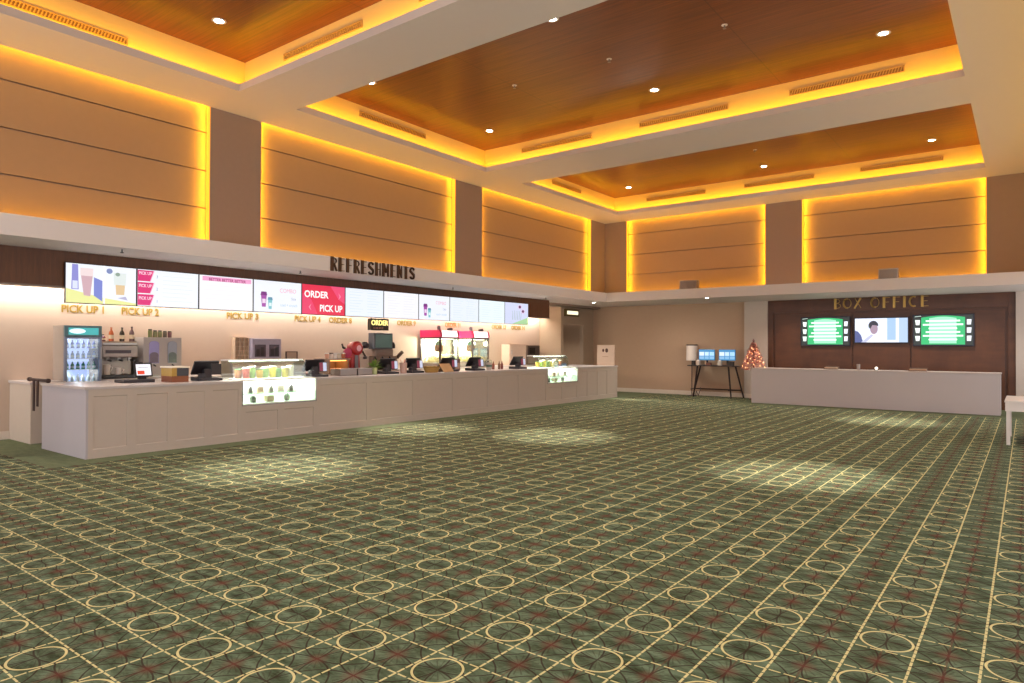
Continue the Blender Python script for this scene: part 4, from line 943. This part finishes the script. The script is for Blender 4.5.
for i in range(24):
    h = (i + .5) / 26; R = .37 * (1 - h) ** .9; a = i * 2.4
    MB().ball((tx + R * math.cos(a), ty + R * math.sin(a), CT - .06 + h * .82), .022, n=8).build('bauble', P(('#d8a23c', '#c83a34', '#f0d8c0')[i % 3], .2, .3), r, smooth=True)
for i in range(48):
    h = (i + .3) / 56; R = .375 * (1 - h) ** .9; a = i * 1.9 + .5
    MB().ball((tx + R * math.cos(a), ty + R * math.sin(a), CT - .05 + h * .8), .011, n=6).build('fairy_light', E('#ffb07a', 9), r)
st = [(tx + (.055 if i % 2 else .026) * math.sin(i * PI / 5), CT + .84 - (.06 if i % 2 else .026) * math.cos(i * PI / 5)) for i in range(10)]
MB().prism(st, -.012, .012, lambda a, b, t: (a, ty + t, b)).build('star', P('#8a5c58', .4), r)


# ------------------------------------------------------------------ kiosk table, lamp
DKM = P('#2c1a18', .4, .3)
TX0, TX1, TY0, TY1, TZ = 3.62, 5.36, 21.75, 22.3, 1.03
r = thing('console_table', 'tall dark console table with splayed legs against the back wall', 'table', (4.5, 22.0, 0))
MB().box(TX0, TX1, TY0, TY1, TZ, TZ + .035).build('tabletop', P('#33201c', .4), r, .004)
for x, y, fx, fy in ((3.95, 21.83, 3.82, 21.8), (5.0, 21.83, 5.1, 21.8), (3.9, 22.22, 3.62, 22.25), (5.1, 22.22, 5.36, 22.25)): MB().bar((x, y, TZ), (fx, fy, 0), .032, 8, .026).build('leg', DKM, r)
MB().bar((3.66, 22.24, .25), (5.28, 22.24, .25), .02).build('stretcher', DKM, r)
MB().bar((3.72, 21.82, .25), (3.66, 22.24, .25), .016).bar((5.0, 21.82, .25), (5.28, 22.24, .25), .016).build('stretcher', DKM, r)
for x0, lab in ((3.93, 'blue lit kiosk monitor on the console table beside the lamp'), (4.62, 'blue lit kiosk monitor on the console table toward the christmas tree')):
    x1 = x0 + .56; Y = 22.0; c = (x0 + x1) / 2; zt = TZ + .035
    r = thing('kiosk_monitor', lab, 'monitor', (c, Y, zt), 'kiosk monitors')
    MB().box(c - .13, c + .13, Y - .1, Y + .1, zt, zt + .02).build('base', BLACK, r, .004)
    MB().box(c - .03, c + .03, Y + .02, Y + .05, zt + .02, zt + .25).build('neck', BLACK, r)
    s_ = MB().box(x0, x1, Y - .02, Y + .02, zt + .16, zt + .53).build('screen', P('#3a6a8e', .3), r, .005)
    g = lambda a, b, t: (x0 + .012 + a * (x1 - x0 - .024), Y - .0212 - t * .003, zt + .172 + b * .346)
    MB().prism(rectp(0, 1, 0, 1), 0, .5, g).build('page', E('#4f9fd8', .95), s_)
    for a, b, cc in ((.03, .33, '#dcecff'), (.38, .63, '#c3e0fa'), (.68, .97, '#a8d4f4')):
        MB().prism(rectp(a, b, .42, .78), .6, .8, g).build('window_tile', E(cc, 1.2), s_); MB().prism(rectp(a, b, .1, .36), .6, .8, g).build('window_tile', E('#8cc2ea', 1.0), s_)
for i, (x, y, w2, h2, c, nm, lab) in enumerate(((3.98, 21.82, .11, .15, '#c7b6a8', 'tissue_box', 'pale box under the kiosk monitor beside the lamp'), (4.72, 21.82, .11, .15, '#c9bcb0', 'tissue_box', 'pale box under the kiosk monitor toward the tree'),
                                 (4.34, 21.82, .16, .09, '#6a3d30', 'ticket_printer', 'low brown ticket printer between the kiosk monitors'), (5.08, 21.82, .2, .13, '#2e2422', 'ticket_printer', 'dark ticket printer at the tree end of the console table'), (3.78, 21.9, .1, .14, '#2a201f', 'ticket_printer', 'dark ticket printer at the lamp end of the console table'))):
    z = TZ + .035; r = thing(nm, lab, 'box', (x, y, z))
    MB().box(x - w2 / 2, x + w2 / 2, y - .06, y + .06, z, z + h2).build('body', P(c, .5), r, .006)
    MB().box(x - w2 / 3, x + w2 / 3, y - .02, y + .02, z + h2, z + h2 + (.03 if nm == 'tissue_box' else .008)).build('tissue' if nm == 'tissue_box' else 'paper_slot', P('#e8e2da' if nm == 'tissue_box' else '#181414', .6), r)
r = thing('floor_lamp', 'dark floor lamp with pale drum shade beside the console table', 'lamp', (3.6, 22.2, 0))
lx, ly = 3.6, 22.2
MB().lathe([(0, 0), (.17, 0), (.17, .015), (.02, .03), (0, .03)], (lx, ly, .001), 20).build('base', DKM, r)
MB().bar((lx, ly, .02), (lx, ly, 1.72), .014).build('pole', DKM, r)
MB().lathe([(.19, 1.21), (.185, 1.72), (.18, 1.72), (.185, 1.21)], (lx, ly, 0), 28).build('shade', P('#eadcd2', .7, var=.04), r, smooth=True)
MB().lathe([(.188, 1.72), (.19, 1.76), (.0, 1.76)], (lx, ly, 0), 28).build('shade_rim', P('#3a2622', .5), r)
MB().tube([(lx + .15, ly - .03, .02), (lx + .2, ly - .1, .18), (lx + .25, ly - .06, .02), (lx + .3, ly, .2), (lx + .28, ly + .05, .3)], .012, 6).build('cord', P('#5a4640', .5), r)
# white table by the camera side of the box office
r = thing('white_table', 'plain white table standing at the end of the box office', 'table', (13.3, 15.1, 0))
TZW = .76
WT = P('#d9cdc2', .4, var=.02)
MB().box(12.45, 14.2, 14.35, 15.95, TZW - .03, TZW).build('tabletop', WT, r, .004)
MB().box(12.47, 14.16, 14.37, 14.39, TZW - .18, TZW - .03).box(12.46, 14.16, 15.89, 15.91, TZW - .18, TZW - .03).box(12.46, 12.48, 14.36, 15.89, TZW - .18, TZW - .03).box(14.14, 14.16, 14.36, 15.89, TZW - .18, TZW - .03).build('apron', WT, r)
for x in (12.475, 14.1):
    for y in (14.38, 15.85): MB().box(x, x + .055, y, y + .055, 0, TZW - .03).build('leg', WT, r)

# ------------------------------------------------------------------ ambient light, camera, view
wd = bpy.data.worlds.new('world'); SC.world = wd; wd.use_nodes = True
bg = wd.node_tree.nodes['Background']; bg.inputs[0].default_value = (1.0, .965, 1.0, 1); bg.inputs[1].default_value = 2.0
cam = bpy.data.cameras.new('camera'); co = bpy.data.objects.new('camera', cam); COL.objects.link(co)
F_, PITCH, YAW, ROLL = 673.709, .00805, .652, .004
cam.sensor_width = 36; cam.lens = F_ / 1024 * 36; cam.clip_end = 200
f = Vector((-math.sin(YAW) * math.cos(PITCH), math.cos(YAW) * math.cos(PITCH), math.sin(PITCH)))
rt = f.cross(Vector((0, 0, 1))).normalized(); up = rt.cross(f)
r2 = rt * math.cos(ROLL) + up * math.sin(ROLL); u2 = up * math.cos(ROLL) - rt * math.sin(ROLL)
co.matrix_world = Matrix(((r2.x, u2.x, -f.x, 12.75), (r2.y, u2.y, -f.y, 0), (r2.z, u2.z, -f.z, 1.65), (0, 0, 0, 1)))
SC.camera = co
vs = SC.view_settings; vs.view_transform = 'Standard'; vs.look = 'None'; vs.exposure = 0; vs.gamma = 1; vs.use_curve_mapping = False
